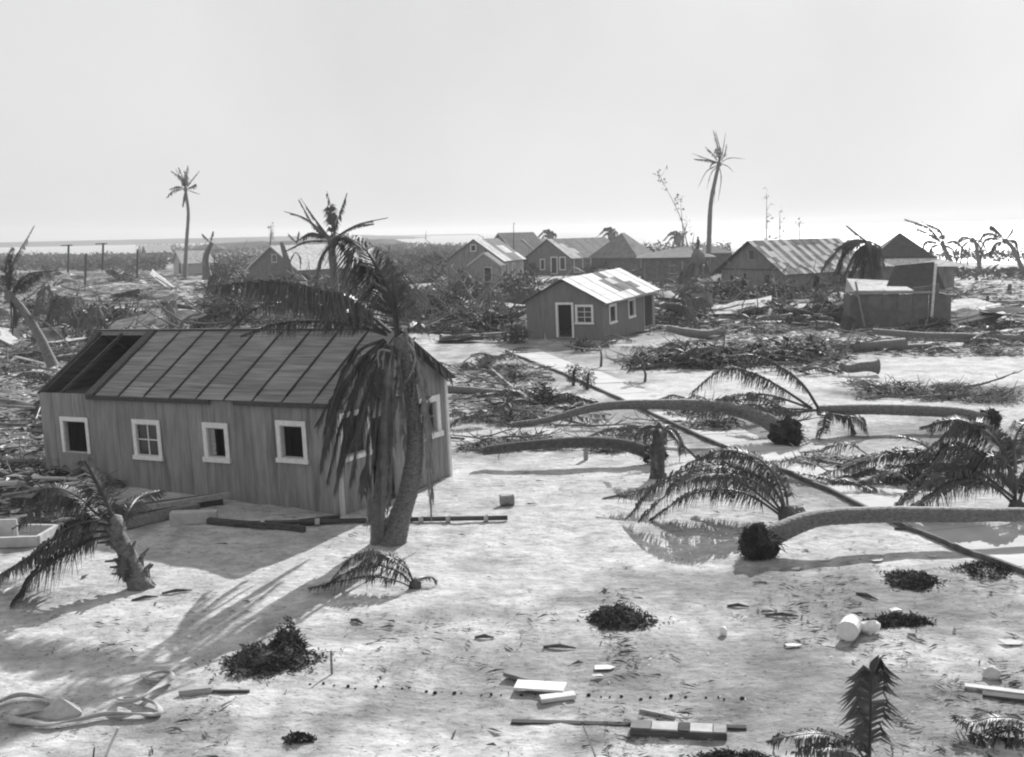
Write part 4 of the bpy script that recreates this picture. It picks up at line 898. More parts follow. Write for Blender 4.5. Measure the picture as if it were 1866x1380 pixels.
for k, (px, py, lab) in enumerate([(1000, 432, 'palm crown blown sideways behind the long far house'), (1112, 428, 'small palm crown beside the steep hipped roof'), (1232, 435, 'dark palm crown above the porch building')]):
    b = Vector((A(px, 480, D).x, D, 0))
    palm_far(lab, b, D, [(px + 8, 495), (px + 6, 460), (px + 3, py + 2)], .3, .25, [([(px + 3, py), (px - 8, py - 10), (px - 24, py + 4)],), ([(px + 3, py), (px - 8, py - 2), (px - 22, py + 16)],), ([(px + 3, py), (px + 2, py - 12), (px - 10, py - 12)],), ([(px + 3, py), (px + 10, py - 5), (px + 14, py + 10)],), ([(px + 3, py), (px - 4, py + 8), (px - 10, py + 20)],), ([(px + 3, py), (px + 6, py + 6), (px + 8, py + 20)],)], leaf=.9, wid=.25, n=20, coreR=.7)
D = 125; b = Vector((A(1255, 520, D).x, D, 0))
palm_far('ragged upended palm debris stack left of the tallest palm', b, D, [(1268, 530), (1270, 490), (1272, 470)], .5, .3, [
    ([(1272, 470), (1271, 450), (1272, 432)], dict(leaf=.25)), ([(1272, 468), (1250, 495), (1240, 525)],), ([(1272, 468), (1256, 500), (1250, 530)],), ([(1272, 468), (1285, 490), (1290, 520)],), ([(1272, 468), (1270, 500), (1268, 530)],), ([(1262, 480), (1245, 510), (1228, 535)],), ([(1285, 470), (1290, 490), (1300, 520)],), ([(1272, 468), (1262, 450), (1265, 425)], dict(leaf=.25))], leaf=.9, wid=.15, n=30, coreR=.8)
for (px, top, bot, lab) in [(378, 430, 510, 'dark bare spiky trunk between the left sheds'), (700, 455, 530, 'ragged dark shrub trunk right of the bushy palm'), (535, 430, 520, 'slanting bare palm stalk before the pale roofed house')]:
    D = 120; b = Vector((A(px, 530, D).x, D, 0))
    palm_far(lab, b, D, [(px, bot), (px - 3 if px != 535 else px - 12, (top + bot) / 2), (px + 8 if px != 535 else px - 22, top + 12)], .5, .2, [([(px + 6, top + 14), (px - 4, top + 2), (px - 10, top - 4)],), ([(px + 6, top + 14), (px + 8, top), (px + 10, top - 8)],), ([(px + 4, top + 30), (px - 4, top + 40), (px - 8, top + 60)],), ([(px + 4, top + 30), (px + 12, top + 40), (px + 12, top + 60)],)], leaf=.4, wid=.08, n=24, coreR=0)

# bare trees and posts on the skyline
def bare(label, px, bot, top, D, lean=0, twigs=14, r=.12, cat='bare tree', group=None, seed=1, leafy=0):
    q = random.Random(seed); b = Vector((A(px, bot, D).x, D, hterr(0, D))); t = thing('bare_tree', label, cat, b, group=group)
    P = curve([A(px, bot, D), A(px + lean * .3, (bot + top) / 2, D), A(px + lean, top, D)], 12)
    mb = MB(); mb.tube(P, [r * (1 - .8 * i / 12) for i in range(13)], 6); part(mb, 'trunk', M['barkdark'], t, True)
    mb = MB(); H = P[-1].z - P[0].z
    for i in range(twigs):
        k = q.randint(4, 12); d = Vector((q.uniform(-1, 1), q.uniform(-1, 1), q.uniform(.3, 1.4))).normalized(); l = H * q.uniform(.04, .12)
        p = P[k]; p1 = p + d * l; mb.tube([p, (p + p1) / 2 + Vector((q.uniform(-.1, .1) * l, 0, 0)), p1], [r * .3, r * .2, r * .08], 4, cap=False)
        for j in range(leafy):
            c = p1 + Vector((q.gauss(0, .25), q.gauss(0, .25), q.gauss(0, .3))); e = Vector((q.gauss(0, .2), q.gauss(0, .2), q.gauss(0, .2))); f_ = Vector((q.gauss(0, .2), q.gauss(0, .2), q.gauss(0, .2)))
            mb.add([c, c + e, c + f_], [(0, 1, 2)])
    tag(part(mb, 'branches', M['twig'], t), kind='stuff')
bare('bare pole-like tree, tallest of the three above the striped roof', 1397, 500, 362, 160, seed=2, leafy=2)
bare('bare pole-like tree in the middle of three above the striped roof', 1421, 500, 388, 160, seed=3, leafy=2)
bare('bare pole-like tree, shortest and rightmost above the striped roof', 1457, 500, 408, 160, seed=4, leafy=2)
bare('faint leaning sapling with sparse tufts over the porch building', 1258, 480, 322, 175, lean=-55, twigs=16, r=.1, seed=5, leafy=5)
bare('thin forked sapling standing above the porch building', 1246, 480, 365, 175, lean=-6, twigs=10, r=.09, seed=6, leafy=4)
bare('spiky snag just right of the porch building palm', 1240, 480, 405, 178, lean=12, twigs=12, r=.16, seed=8, leafy=3)
bare('small forked tree on the skyline over the pale roof', 492, 470, 412, 300, lean=2, twigs=14, r=.3, seed=7, leafy=10)
bare('thin antenna-like pole near the small hip roof', 936, 470, 405, 175, twigs=3, r=.12, seed=9)
for i, (px, bot, top) in enumerate([(124, 497, 446), (156, 505, 462), (187, 492, 443), (250, 508, 455), (155, 520, 468)]):
    D = 110; b = Vector((A(px, bot, D).x, D, 0))
    t = thing('utility_post', ['leftmost of the thin posts above the left debris field', 'short post between the two crossbar posts, left field', 'tallest crossbar post left of the tiny far hut', 'lone thin post standing nearest the small far shed', 'lowest leaning post in the left debris field'][i], 'post', b, group='posts in the left field')
    mb = MB(); mb.tube([A(px, bot, D), A(px + 1, top, D)], .1, 6); part(mb, 'pole', M['barkdark'], t)
    if i in (0, 2):
        mb = MB(); mb.beam(A(px - 13, top + 2, D), A(px + 8, top + 1, D), .1, .1); part(mb, 'crossbar', M['barkdark'], t)

# ------------------------------------------------------------------ debris: prototypes that share their meshes
def brush_mesh(seed, n=320, r=1.0, h=.45, tw=26):
    q = random.Random(seed); mb = MB()
    for i in range(n):
        a = q.uniform(0, 2 * pi); rr = r * sqrt(q.random()); hh = h * (1 - (rr / r) ** 2) * q.uniform(.2, 1.05) + .02
        c = Vector((cos(a) * rr, sin(a) * rr * .8, hh)); l = q.uniform(.12, .42); b_ = q.uniform(0, 2 * pi); e = q.uniform(-.5, .5)
        d = Vector((cos(b_) * cos(e), sin(b_) * cos(e), sin(e))); s_ = d.cross(Vector((q.uniform(-.5, .5), q.uniform(-.5, .5), 1))).normalized() * q.uniform(.02, .05)
        mb.add([c, c + d * l * .5 + s_, c + d * l, c + d * l * .5 - s_], [(0, 1, 2, 3)])
    lv = len(mb.f)
    for i in range(tw):
        a = q.uniform(0, 2 * pi); p = Vector((cos(a) * r * q.random(), sin(a) * r * q.random() * .8, h * .4 * q.random())); d = Vector((q.gauss(0, 1), q.gauss(0, .8), q.uniform(-.1, .7))).normalized()
        l = q.uniform(.3, .9); mb.tube([p, p + d * l * .5 + Vector((0, 0, .05)), p + d * l], [.02, .015, .006], 3, cap=False)
    me = mb.mesh('brush', [M['brush'], M['twig']])
    for i in range(lv, len(me.polygons)): me.polygons[i].material_index = 1
    return me
def branch_mesh(seed):
    q = random.Random(seed); mb = MB(); L = 2.6; P = [Vector((0, 0, .03))]; d = Vector((1, 0, .04))
    for i in range(6): d = (d + Vector((0, q.uniform(-.25, .25), q.uniform(-.07, .1)))).normalized(); P.append(P[-1] + d * L / 6)
    mb.tube(P, [.06 * (1 - .12 * i) for i in range(7)], 5)
    for i in range(6):
        k = q.randint(1, 6); s_ = q.choice((-1, 1)); e = Vector((q.uniform(.2, .8), s_ * q.uniform(.4, 1), q.uniform(0, .7))).normalized(); l = q.uniform(.3, .9)
        mb.tube([P[k], P[k] + e * l * .6, P[k] + e * l + Vector((0, 0, .08))], [.03, .02, .008], 4, cap=False)
    return mb
def log_mesh(seed):
    q = random.Random(seed); P = [Vector((-2, 0, .12))]; a = q.uniform(-.06, .06)
    for i in range(5): P.append(P[-1] + Vector((.8, a + q.uniform(-.05, .05), q.uniform(-.02, .03))))
    return trunk_mb(P, .16, .11, 12, 7, flare=1.3)
def plank_mesh(seed):
    q = random.Random(seed); L = q.uniform(1.2, 2.6); w_ = q.uniform(.08, .2); mb = MB(); c = q.uniform(-.05, .05)
    a = Vector((-L / 2, 0, 0)); b_ = Vector((L / 2, 0, 0)); m_ = Vector((0, 0, c)); t_ = .03; j = q.uniform(-.1, .1)
    vs_ = []
    for p, jj in ((a, j), (m_, 0), (b_, -j)):
        for dy, dz in ((-w_ / 2, 0), (w_ / 2, 0), (w_ / 2, t_), (-w_ / 2, t_)): vs_.append(p + Vector((jj * (1 if dy > 0 else 0), dy, dz)))
    mb.add(vs_, [(0, 1, 2, 3), (8, 11, 10, 9)] + [(i * 4 + k, i * 4 + 4 + k, i * 4 + 4 + (k + 1) % 4, i * 4 + (k + 1) % 4) for i in range(2) for k in range(4)]); return mb
def sheet_mesh(seed):
    q = random.Random(seed); mb = MB(); nx, ny = 6, 3; L = q.uniform(1.2, 2.2); w_ = q.uniform(.6, 1.1); top = []; 
    for i in range(nx + 1):
        for k in range(ny + 1):
            top.append(Vector(((i / nx - .5) * L + q.uniform(-.03, .03), (k / ny - .5) * w_ + q.uniform(-.03, .03), .12 + .1 * noise.noise(Vector((i * .5, k * .6, seed))))))
    n_ = len(top); mb.v = [tuple(v) for v in top] + [(v.x, v.y, v.z - .02) for v in top]
    for i in range(nx):
        for k in range(ny):
            a = i * (ny + 1) + k; b_ = a + ny + 1; mb.f.append((a, b_, b_ + 1, a + 1)); mb.f.append((a + n_, a + 1 + n_, b_ + 1 + n_, b_ + n_))
    for i in range(nx):
        a = i * (ny + 1); b_ = a + ny + 1; mb.f.append((a, a + n_, b_ + n_, b_)); a += ny; b_ += ny; mb.f.append((a, b_, b_ + n_, a + n_))
    for k in range(ny):
        a = k; mb.f.append((a, a + 1, a + 1 + n_, a + n_)); a = nx * (ny + 1) + k; mb.f.append((a, a + n_, a + 1 + n_, a + 1))
    return mb
def lying_frond(seed):
    q = random.Random(seed); P = [Vector((0, 0, .05)), Vector((.8, q.uniform(-.1, .1), q.uniform(.15, .5))), Vector((1.6, q.uniform(-.3, .3), q.uniform(.15, .45))), Vector((2.4, q.uniform(-.5, .5), .05))]
    return frond_mb(P, leaf=.5, n=34, droop=.7, r=.025, wid=.06)
PR = {
    'brush': [brush_mesh(i) for i in range(6)],
    'twigs': [brush_mesh(20 + i, n=110, r=1.0, h=.3, tw=50) for i in range(4)],
    'branch': [branch_mesh(i).mesh('branch', M['twig']) for i in range(6)],
    'log': [log_mesh(i).mesh('log', M['bark'], True) for i in range(4)],
    'frond': [lying_frond(i).mesh('frond', M['leaf' if i % 2 else 'deadleaf']) for i in range(6)],
    'pale': [plank_mesh(i).mesh('plank', M['pale']) for i in range(6)],
    'grey': [plank_mesh(i + 9).mesh('plank', M['grey']) for i in range(6)],
    'dark': [plank_mesh(i + 19).mesh('plank', M['dark']) for i in range(4)],
    'sheet': [sheet_mesh(i).mesh('sheet', M['roofwhite']) for i in range(3)] + [sheet_mesh(i + 5).mesh('sheet', M['tinrust']) for i in range(3)],
}
NAMES = {'brush': ('brush_heap', 'brush heap'), 'twigs': ('twig_heap', 'twig heap'), 'branch': ('broken_branch', 'branch'), 'log': ('log', 'log'), 'frond': ('fallen_frond', 'palm leaf'), 'pale': ('plank', 'plank'), 'grey': ('plank', 'plank'), 'dark': ('plank', 'plank'), 'sheet': ('roofing_sheet', 'roofing sheet')}
ADJ = {'brush': 'dark brush heap', 'twigs': 'loose twig heap', 'branch': 'broken bare branch', 'log': 'short palm log', 'frond': 'fallen palm leaf', 'pale': 'bleached pale plank', 'grey': 'weathered grey plank', 'dark': 'dark wet plank', 'sheet': 'bent roofing sheet'}
def put(kind, p, yaw, s=1.0, tilt=0.0, roll=0.0, where='', i=None, spot=''):
    me = PR[kind][R.randrange(len(PR[kind])) if i is None else i]
    o = link(NAMES[kind][0], me); o.location = p; o.rotation_euler = (roll, tilt, yaw); o.scale = (s, s, s) if not isinstance(s, tuple) else s
    sz = s if not isinstance(s, tuple) else s[0] / 1.3
    return tag(o, ('small ' if sz < .85 else 'large ' if sz > 1.3 else '') + ADJ[kind] + spot + ' ' + where, NAMES[kind][1], {'brush': 'heaps of brush', 'twigs': 'heaps of brush', 'branch': 'broken branches', 'log': 'scattered palm logs', 'frond': 'fallen palm leaves', 'pale': 'scattered planks', 'grey': 'scattered planks', 'dark': 'scattered planks', 'sheet': 'scattered roofing sheets'}[kind] + ' ' + where)
def scatter(poly, mix, where, zmax=.4, yawbias=0.0, yawspread=1.2, sc=1.0, grow=0.0):
    """mix: kind -> count; poly = (x0, x1, y0, y1) seen region on the ground"""
    x0, x1, y0, y1 = poly
    for kind, n in mix.items():
        n = max(1, round(n * {'brush': .42, 'pale': .75, 'grey': .62, 'dark': .62}.get(kind, 1)))
        for _ in range(n):
            px = R.uniform(x0, x1); py = R.uniform(y0, y1); p = G(px, py)
            far = max(1.0, p.y / 60.0) ** grow
            yaw = yawbias + R.gauss(0, yawspread) + (pi if R.random() < .5 else 0)
            lift = R.uniform(0, zmax) if kind in ('pale', 'grey', 'dark', 'sheet', 'branch', 'frond') else 0
            s = sc * R.uniform(.7, 1.35) * far
            fx = (px - x0) / (x1 - x0); fy = (py - y0) / (y1 - y0)
            spot = ', ' + ('far ' if fy < .33 else 'near ' if fy > .67 else 'middle ') + ('left' if fx < .25 else 'centre left' if fx < .5 else 'centre right' if fx < .75 else 'right')
            if kind == 'brush': s = (s * 1.3, s * 1.1, s * R.uniform(.7, 1.3))
            p.z += lift + (.02 if kind != 'brush' else -.03)
            put(kind, p, yaw, s, R.gauss(0, .1) if lift else 0, R.gauss(0, .15) if lift else 0, where, None, spot)
# left debris field behind and beside the board house
scatter((0, 330, 500, 660), dict(pale=34, grey=26, dark=12, branch=26, frond=14, log=9, brush=26, twigs=14, sheet=3), 'in the left debris field', .5, .1, .6, 1.15)
scatter((0, 130, 640, 800), dict(pale=14, grey=8, dark=6, branch=8, frond=7, brush=8, log=3), 'left of the board house', .4, .1, .7, 1)
scatter((-10, 190, 820, 940), dict(pale=8, grey=12, dark=16, branch=8, frond=5, brush=12), 'against the left end of the board house', .35, .05, .5, .8)
scatter((150, 430, 470, 600), dict(grey=16, pale=9, branch=16, frond=14, brush=32, twigs=10, log=4), 'before the far left sheds', .5, .1, .6, 1.2)
scatter((380, 900, 480, 600), dict(grey=26, pale=22, dark=10, branch=44, frond=46, brush=62, twigs=22, log=12, sheet=4), 'behind the board house roof', .6, 0, .6, 1.15)
scatter((700, 970, 500, 625), dict(grey=16, pale=14, dark=6, branch=22, frond=16, brush=26, log=10, sheet=3), 'left of the small cottage', .5, .05, .5, 1.1)
scatter((820, 990, 455, 520), dict(brush=14, frond=8, grey=4), 'before the row of far houses', .4, 0, .6, 1.6)
scatter((900, 1180, 505, 530), dict(brush=12, frond=8, grey=5, pale=3), 'behind the small cottage', .4, 0, .6, 1.3)
scatter((1190, 1560, 520, 600), dict(grey=26, pale=24, dark=16, branch=30, frond=22, brush=32, twigs=12, log=12, sheet=9), 'between the cottage and the ruined shed', .5, 0, .5, 1.15)
scatter((1210, 1420, 500, 530), dict(brush=16, frond=9, grey=5, branch=6), 'before the striped tin roof house', .6, 0, .6, 1.4)
scatter((1430, 1580, 505, 545), dict(brush=10, frond=5, grey=3), 'under the striped roof eave', .6, 0, .6, 1.4)
scatter((1550, 1750, 580, 612), dict(brush=14, dark=8, grey=5, branch=8, log=2), 'at the foot of the ruined shed', .4, .1, .5, 1)
scatter((1730, 1870, 530, 640), dict(grey=9, pale=10, dark=5, branch=10, brush=13, frond=6, log=4), 'right of the ruined shed', .3, 0, .35, 1)
scatter((1380, 1866, 605, 650), dict(branch=14, frond=16, brush=16, log=3, grey=5, twigs=6), 'in the weed line before the ruined shed', .2, 0, .35, .9)
scatter((1140, 1500, 646, 672), dict(brush=20, frond=20, branch=10, twigs=8), 'in the dark hedge row right of the cottage', .3, 0, .5, .8)
scatter((1390, 1520, 660, 690), dict(branch=6, frond=4, brush=3), 'beside the short thick log', .2, .3, .4, .8)
scatter((830, 960, 670, 712), dict(brush=9, frond=8, branch=5), 'beyond the right end of the board house', .2, 0, .5, .8)
scatter((870, 1060, 730, 780), dict(brush=14, frond=14, branch=7), 'under the arched palm trunk', .2, 0, .5, .7)
scatter((830, 1150, 790, 826), dict(brush=11, frond=8, branch=6, twigs=4), 'along the overgrown dark trunk', .15, 0, .3, .6)
scatter((1230, 1430, 740, 785), dict(brush=8, frond=9, branch=6), 'beside the dark root ball', .15, 0, .3, .7)
scatter((1560, 1866, 700, 735), dict(twigs=14, branch=5, brush=3), 'in the drift line on the right sand', .05, 0, .3, .7)
scatter((1500, 1800, 840, 900), dict(frond=10, brush=6), 'under the tangled crown at right', .1, 0, .4, .7)
scatter((1600, 1866, 520, 600), dict(brush=5, branch=4), 'on the bright right shore', .1, 0, .3, .9)
scatter((960, 1110, 600, 650), dict(brush=9, frond=4, branch=5), 'at the foot of the small cottage', .2, 0, .5, .8)
scatter((880, 960, 600, 628), dict(brush=6, frond=3), 'at the left foot of the small cottage', .2, 0, .5, 1)
BM = [(0, 330, 510, 650, 12, 'in the left debris field'), (380, 900, 480, 600, 64, 'behind the board house roof'), (1200, 1560, 525, 600, 26, 'between the cottage and the ruined shed'), (700, 960, 510, 610, 16, 'left of the small cottage'), (1150, 1480, 650, 670, 9, 'in the dark hedge row right of the cottage')]
for (x0, x1, y0, y1, n, wh) in BM:
    for k in range(n):
        px = R.uniform(x0, x1); py = R.uniform(y0, y1); p = G(px, py); p.z -= .05; s = R.uniform(1.6, 2.8) * max(1, p.y / 75) ** .5
        fx = (px - x0) / (x1 - x0); fy = (py - y0) / (y1 - y0)
        put('brush', p, R.uniform(-.4, .4), (s, s * .8, s * R.uniform(.8, 1.9 if p.y > 60 else 1.2)), 0, 0, wh, None, ', ' + ('far ' if fy < .33 else 'near ' if fy > .67 else 'middle ') + ('left' if fx < .25 else 'centre left' if fx < .5 else 'centre right' if fx < .75 else 'right'))
for (x0, x1, y0, y1, n, wh) in [(0, 330, 500, 650, 34, 'in the left debris field'), (420, 950, 500, 605, 26, 'behind the board house roof'), (1200, 1560, 530, 598, 30, 'between the cottage and the ruined shed'), (1740, 1866, 570, 605, 10, 'right of the ruined shed')]:
    for k in range(n):
        px = R.uniform(x0, x1); py = R.uniform(y0, y1); p = G(px, py, R.uniform(.2, .8)); fx = (px - x0) / (x1 - x0); fy = (py - y0) / (y1 - y0)
        s = R.uniform(1.2, 2.4); put(R.choice(['pale', 'sheet', 'sheet', 'branch']), p, R.gauss(0, .7), (s * 1.1, s * 1.5, s), R.gauss(0, .12), R.uniform(-.6, .3), wh, None, ', ' + ('far ' if fy < .33 else 'near ' if fy > .67 else 'middle ') + ('left' if fx < .25 else 'centre left' if fx < .5 else 'centre right' if fx < .75 else 'right'))
def spot_of(px, py, b): 
    fx = (px - b[0]) / (b[1] - b[0]); fy = (py - b[2]) / (b[3] - b[2])
    return ', ' + ('far ' if fy < .33 else 'near ' if fy > .67 else 'middle ') + ('left' if fx < .25 else 'centre left' if fx < .5 else 'centre right' if fx < .75 else 'right')
for (b4, n, wh) in [((0, 330, 505, 650), 34, 'in the left debris field'), ((400, 940, 490, 600), 60, 'behind the board house roof'), ((1195, 1560, 520, 598), 44, 'between the cottage and the ruined shed'), ((820, 980, 520, 620), 14, 'left of the small cottage'), ((1540, 1760, 575, 610), 12, 'at the foot of the ruined shed'), ((960, 1300, 498, 516), 22, 'before the far row of houses'), ((800, 960, 470, 520), 16, 'left of the far row of houses')]:
    for k in range(n):
        px = R.uniform(*b4[:2]); py = R.uniform(*b4[2:]); p = G(px, py); sp = spot_of(px, py, b4); kd = R.choice(['branch', 'frond', 'frond', 'grey', 'sheet', 'sheet', 'branch'])
        s = R.uniform(1.0, 1.7) * max(1, p.y / 80) ** .4; p.z += .25 * s if kd != 'frond' else 0
        if kd == 'frond': put(kd, p, R.uniform(0, 6.28), (s, s, s * R.uniform(2.0, 4.0)), 0, 0, 'arching up ' + wh, None, sp)
        else: put(kd, p, R.uniform(0, 6.28), (s * 1.2, s, s), -R.uniform(.15, .75), R.uniform(-.5, .5), 'tilted up ' + wh, None, sp)
# named heaps
def heap(label, px, py, rw, rh, h, m='seaweed', n=500, name='weed_clump', cat='weed clump', seed=1, core=True):
    n = int(n * 2.2); q = random.Random(seed); c = G(px, py); sx = abs(G(px + rw, py).x - c.x); sy = abs(G(px, py - rh).y - c.y); mb = MB()
    if core: mb.blob(c + Vector((0, 0, h * .15)), 1, 16, .35, seed, (sx * .75, sy * .75, h * .55))
    for i in range(n):
        a = q.uniform(0, 2 * pi); rr = sqrt(q.random()); oo = 1 + .55 * noise.noise(Vector((cos(a) * 1.7, sin(a) * 1.7, seed))); rr *= 1 if q.random() < .8 else q.uniform(1, 1.5); x = cos(a) * rr * sx * oo; y = sin(a) * rr * sy * oo; z = h * max(0, 1 - rr * rr) * q.uniform(.25, 1.1) * (1 + .6 * noise.noise(Vector((x * 5, y * 5, seed))))
        p = c + Vector((x, y, z)); d = Vector((q.gauss(0, 1), q.gauss(0, 1), q.uniform(-.2, .7))).normalized(); l = q.uniform(.03, .11)
        s_ = d.cross(Vector((.1, .2, 1))).normalized() * q.uniform(.006, .014)
        mb.add([p - s_, p + s_, p + d * l * .6 + s_ + Vector((0, 0, .02)), p + d * l], [(0, 1, 2, 3)])
    return solo(mb, name, M[m], label, cat, c)
heap('largest black clump of torn roots with tall knob, lower left foreground', 492, 1212, 78, 24, .24, n=900, seed=2)
heap('black knob of roots topping the largest clump', 524, 1188, 30, 14, .42, n=500, seed=3, name='root_knob', cat='root knob')
heap('dark shaggy clump on the sand below the leaf shadows', 1125, 1132, 56, 22, .26, n=700, seed=4)
heap('small low dark clump right of the shadow fan', 1662, 1062, 50, 14, .16, n=500, seed=5)
heap('grey tuft of dried weed beside the sidewalk edge', 1795, 1046, 55, 12, .14, m='brush', n=400, seed=6, core=False)
heap('long dark weed roll right of the white drum', 1640, 1138, 52, 9, .15, n=500, seed=7)
heap('small crooked dark clump near the bottom edge', 545, 1350, 26, 6, .08, n=160, seed=8)
heap('dark weed tuft at the frame bottom right of the planks', 1330, 1395, 60, 12, .1, n=300, seed=9)
for i, (px, py, rw, h, lb) in enumerate([(1045, 705, 17, 1.0, 'dark rounded bush left of the twin bush beside the trunk'), (1070, 712, 18, .9, 'dark rounded bush right of its twin beside the trunk'), (990, 742, 24, .9, 'dark bush overhanging the arched palm trunk'), (1165, 672, 16, 1.0, 'dark dense bush with short stem at the hedge row end'),
                                      (890, 670, 14, .6, 'small dark bush beyond the board house'), (935, 695, 16, .5, 'second small dark bush beyond the board house'), (850, 500, 40, 2.4, 'large dark mound of brush before the grey gable house'), (895, 512, 40, 1.8, 'lower dark brush mound under the pale door'),
                                      (1378, 520, 30, 2.6, 'dark thicket before the striped roof house gable'), (1465, 535, 32, 2.4, 'dark thicket at the corner of the striped roof house'), (940, 628, 26, 1.0, 'dark bush at the left foot of the small cottage'), (1060, 640, 22, .7, 'dark bush at the front wall of the small cottage'), (1165, 485, 34, 3.4, 'dark leaning thicket before the steep hipped roof house'), (955, 502, 26, 1.8, 'low thicket between the two far gable houses'), (1085, 505, 30, 1.7, 'low thicket under the long far house wall'), (1215, 508, 24, 1.9, 'low thicket before the porch building'), (1250, 512, 22, 2.2, 'dark thicket by the upended palm stack'),
    (790, 488, 34, 2.2, 'broad low thicket left of the row of far houses'), (735, 500, 30, 2.0, 'scrubby thicket beyond the big palm crown'), (470, 540, 30, 1.8, 'scrubby thicket before the pale roofed house'), (405, 505, 26, 2.2, 'scrubby thicket between the two far left houses'), (1610, 600, 26, 1.1, 'dark weed bush at the left foot of the ruined shed'), (1700, 606, 30, .9, 'dark weed bush at the right foot of the ruined shed'), (1400, 532, 22, 2.0, 'dark weed bush under the gable of the striped roof house')]):
    c = G(px, py); s = abs(G(px + rw, py).x - c.x); t = thing('bush', lb, 'bush', c, group=None)
    q = random.Random(50 + i); mb = MB()
    for k in range(500):
        d = Vector((q.gauss(0, 1), q.gauss(0, 1), q.gauss(0, 1))).normalized() * (q.random() ** .4); p = c + Vector((d.x * s, d.y * s, h * .5 + d.z * h * .5)) * 1.0
        e = Vector((q.gauss(0, 1), q.gauss(0, 1), q.gauss(0, .7))).normalized(); l = s * q.uniform(.14, .4); n_ = e.cross(Vector((q.gauss(0, 1), q.gauss(0, 1), q.gauss(0, 1)))).normalized() * s * .05
        mb.add([p, p + e * l * .5 + n_, p + e * l, p + e * l * .5 - n_], [(0, 1, 2, 3)])
    part(mb, 'foliage', M['brush'], t)
    mb = MB(); mb.tube([c + Vector((0, 0, -.1)), c + Vector((.03, 0, h * .5)), c + Vector((.1, 0, h * .8))], [.08, .06, .02], 5); part(mb, 'stem', M['barkdark'], t)
# small saplings stripped by the wind
def sapling(label, px, py, h, n=5, seed=1, lean=0, leaf=.3):
    q = random.Random(seed); b = G(px, py); t = thing('sapling', label, 'sapling', b, group=None)
    top = b + Vector((lean, 0, h * .5)); mb = MB(); mb.tube(curve([b + Vector((0, 0, -.05)), b + Vector((.03, 0, h * .3)), top], 6), [.07, .065, .06, .055, .05, .045, .04], 6); part(mb, 'trunk', M['barkdark'], t, True)
    for i in range(n):
        a = 2 * pi * i / n + q.uniform(-.3, .3); P = arc_frond(top, a, q.uniform(.3, 1.1), h * q.uniform(.5, .8), q.uniform(.8, 1.8))
        part(frond_mb(P, leaf=leaf, n=22, droop=1.0, r=.015, wid=.035), 'frond', M['leaf'], t)
for i, a in enumerate([(1095, 668, 1.5, 'little forked sapling before the small cottage'), (1175, 697, 1.2, 'leaning little sapling under the dense bush'), (1262, 672, 1.2, 'slim shoot rising from the hedge row'), (1420, 585, 2.0, 'scrawny sapling before the debris, centre right'), (1487, 610, 1.8, 'scrawny sapling left of the ruined shed'),
                       (1378, 610, 1.4, 'low leafy sapling beside the debris'), (800, 560, 2.2, 'dark upright shoot behind the board house'), (560, 540, 2.6, 'ragged palm shoot left of the bushy palm'), (700, 540, 2.4, 'ragged palm shoot right of the bushy palm'), (1040, 770, .8, 'low shoot under the arched trunk'),
                       (930, 765, 1.0, 'spreading shoot at the end of the arched trunk'), (440, 560, 2.2, 'palm shoot above the board house ridge'), (1750, 560, 1.8, 'stubby shoot on the bright right shore')]):
    sapling(a[3], a[0], a[1], a[2], seed=i, n=6 if i % 2 else 5, leaf=.25 * a[2], lean=-.1 * (i % 3))
for i, (px, py, h, r, lab) in enumerate([(1797, 560, .9, .12, 'conical dead stump with spread roots on the right shore'), (1803, 596, .7, .3, 'dark short stump right of the ruined shed'), (1838, 536, .9, .2, 'small post stump on the bright right shore')]):
    c = G(px, py); mb = MB(); mb.tube([c + Vector((0, 0, -.1)), c + Vector((.05, 0, h * .5)), c + Vector((.1, 0, h))], [r * 1.6, r, r * .8], 8); solo(mb, 'tree_stump', M['barkdark'], lab, 'stump', c, smooth=True)
# debris far and mid: ground cover that nobody could count
def cover(name, regions, m, size, lab=None, up=.25, flat=1.0, seed=1, clump=False):
    q = random.Random(seed); mb = MB()
    for (x0, x1, y0, y1, n) in regions:
        for _ in range(n):
            p = G(q.uniform(x0, x1), q.uniform(y0, y1)); far = max(1, p.y / 45) ** .8
            if clump and noise.noise(Vector((p.x * .45, p.y * .3, seed))) + .7 * noise.noise(Vector((p.x * 1.6, p.y * .9, seed))) < q.uniform(-.15, .35): continue
            if clump: far *= .6 + 2.2 * q.random() ** 5
            for k in range(1):
                a = q.gauss(0, .8); d = Vector((cos(a), sin(a), q.gauss(0, .12 * flat))); l = q.uniform(*size) * far * .5; wd = l * q.uniform(.12, .4)
                s_ = Vector((-d.y, d.x, q.gauss(0, .5 * flat))).normalized() * wd
                c = p + Vector((0, 0, .015 + q.random() * up * far * .3))
                mid = Vector((0, 0, l * .12))
                jj = lambda: d * l * q.uniform(-.75, .75)
                mb.add([c - d * l, c - s_ * q.uniform(.2, 1) + mid + jj(), c + d * l + s_ * q.uniform(-.8, .8), c + s_ * q.uniform(.2, 1) + mid + jj()], [(0, 1, 2), (0, 2, 3)])
    o = link(name, mb.mesh(name, m)); tag(o, lab, None, None, 'stuff'); return o
deb = [(-20, 420, 495, 660, 1700), (-20, 150, 650, 900, 1500), (380, 960, 480, 610, 4200), (1180, 1866, 515, 612, 3800), (820, 1000, 670, 770, 700), (1300, 1866, 612, 655, 1100), (-20, 200, 840, 960, 700)]
cover('dark_rubble', deb, M['litter'], (.12, .6), 'dark leaf and twig rubble strewn through the debris fields', .5, seed=3)
cover('pale_rubble', [(a, b_, c, d_, int(n * .55)) for a, b_, c, d_, n in deb], M['chips'], (.15, .75), 'pale splinters strewn through the debris fields', .6, seed=4)
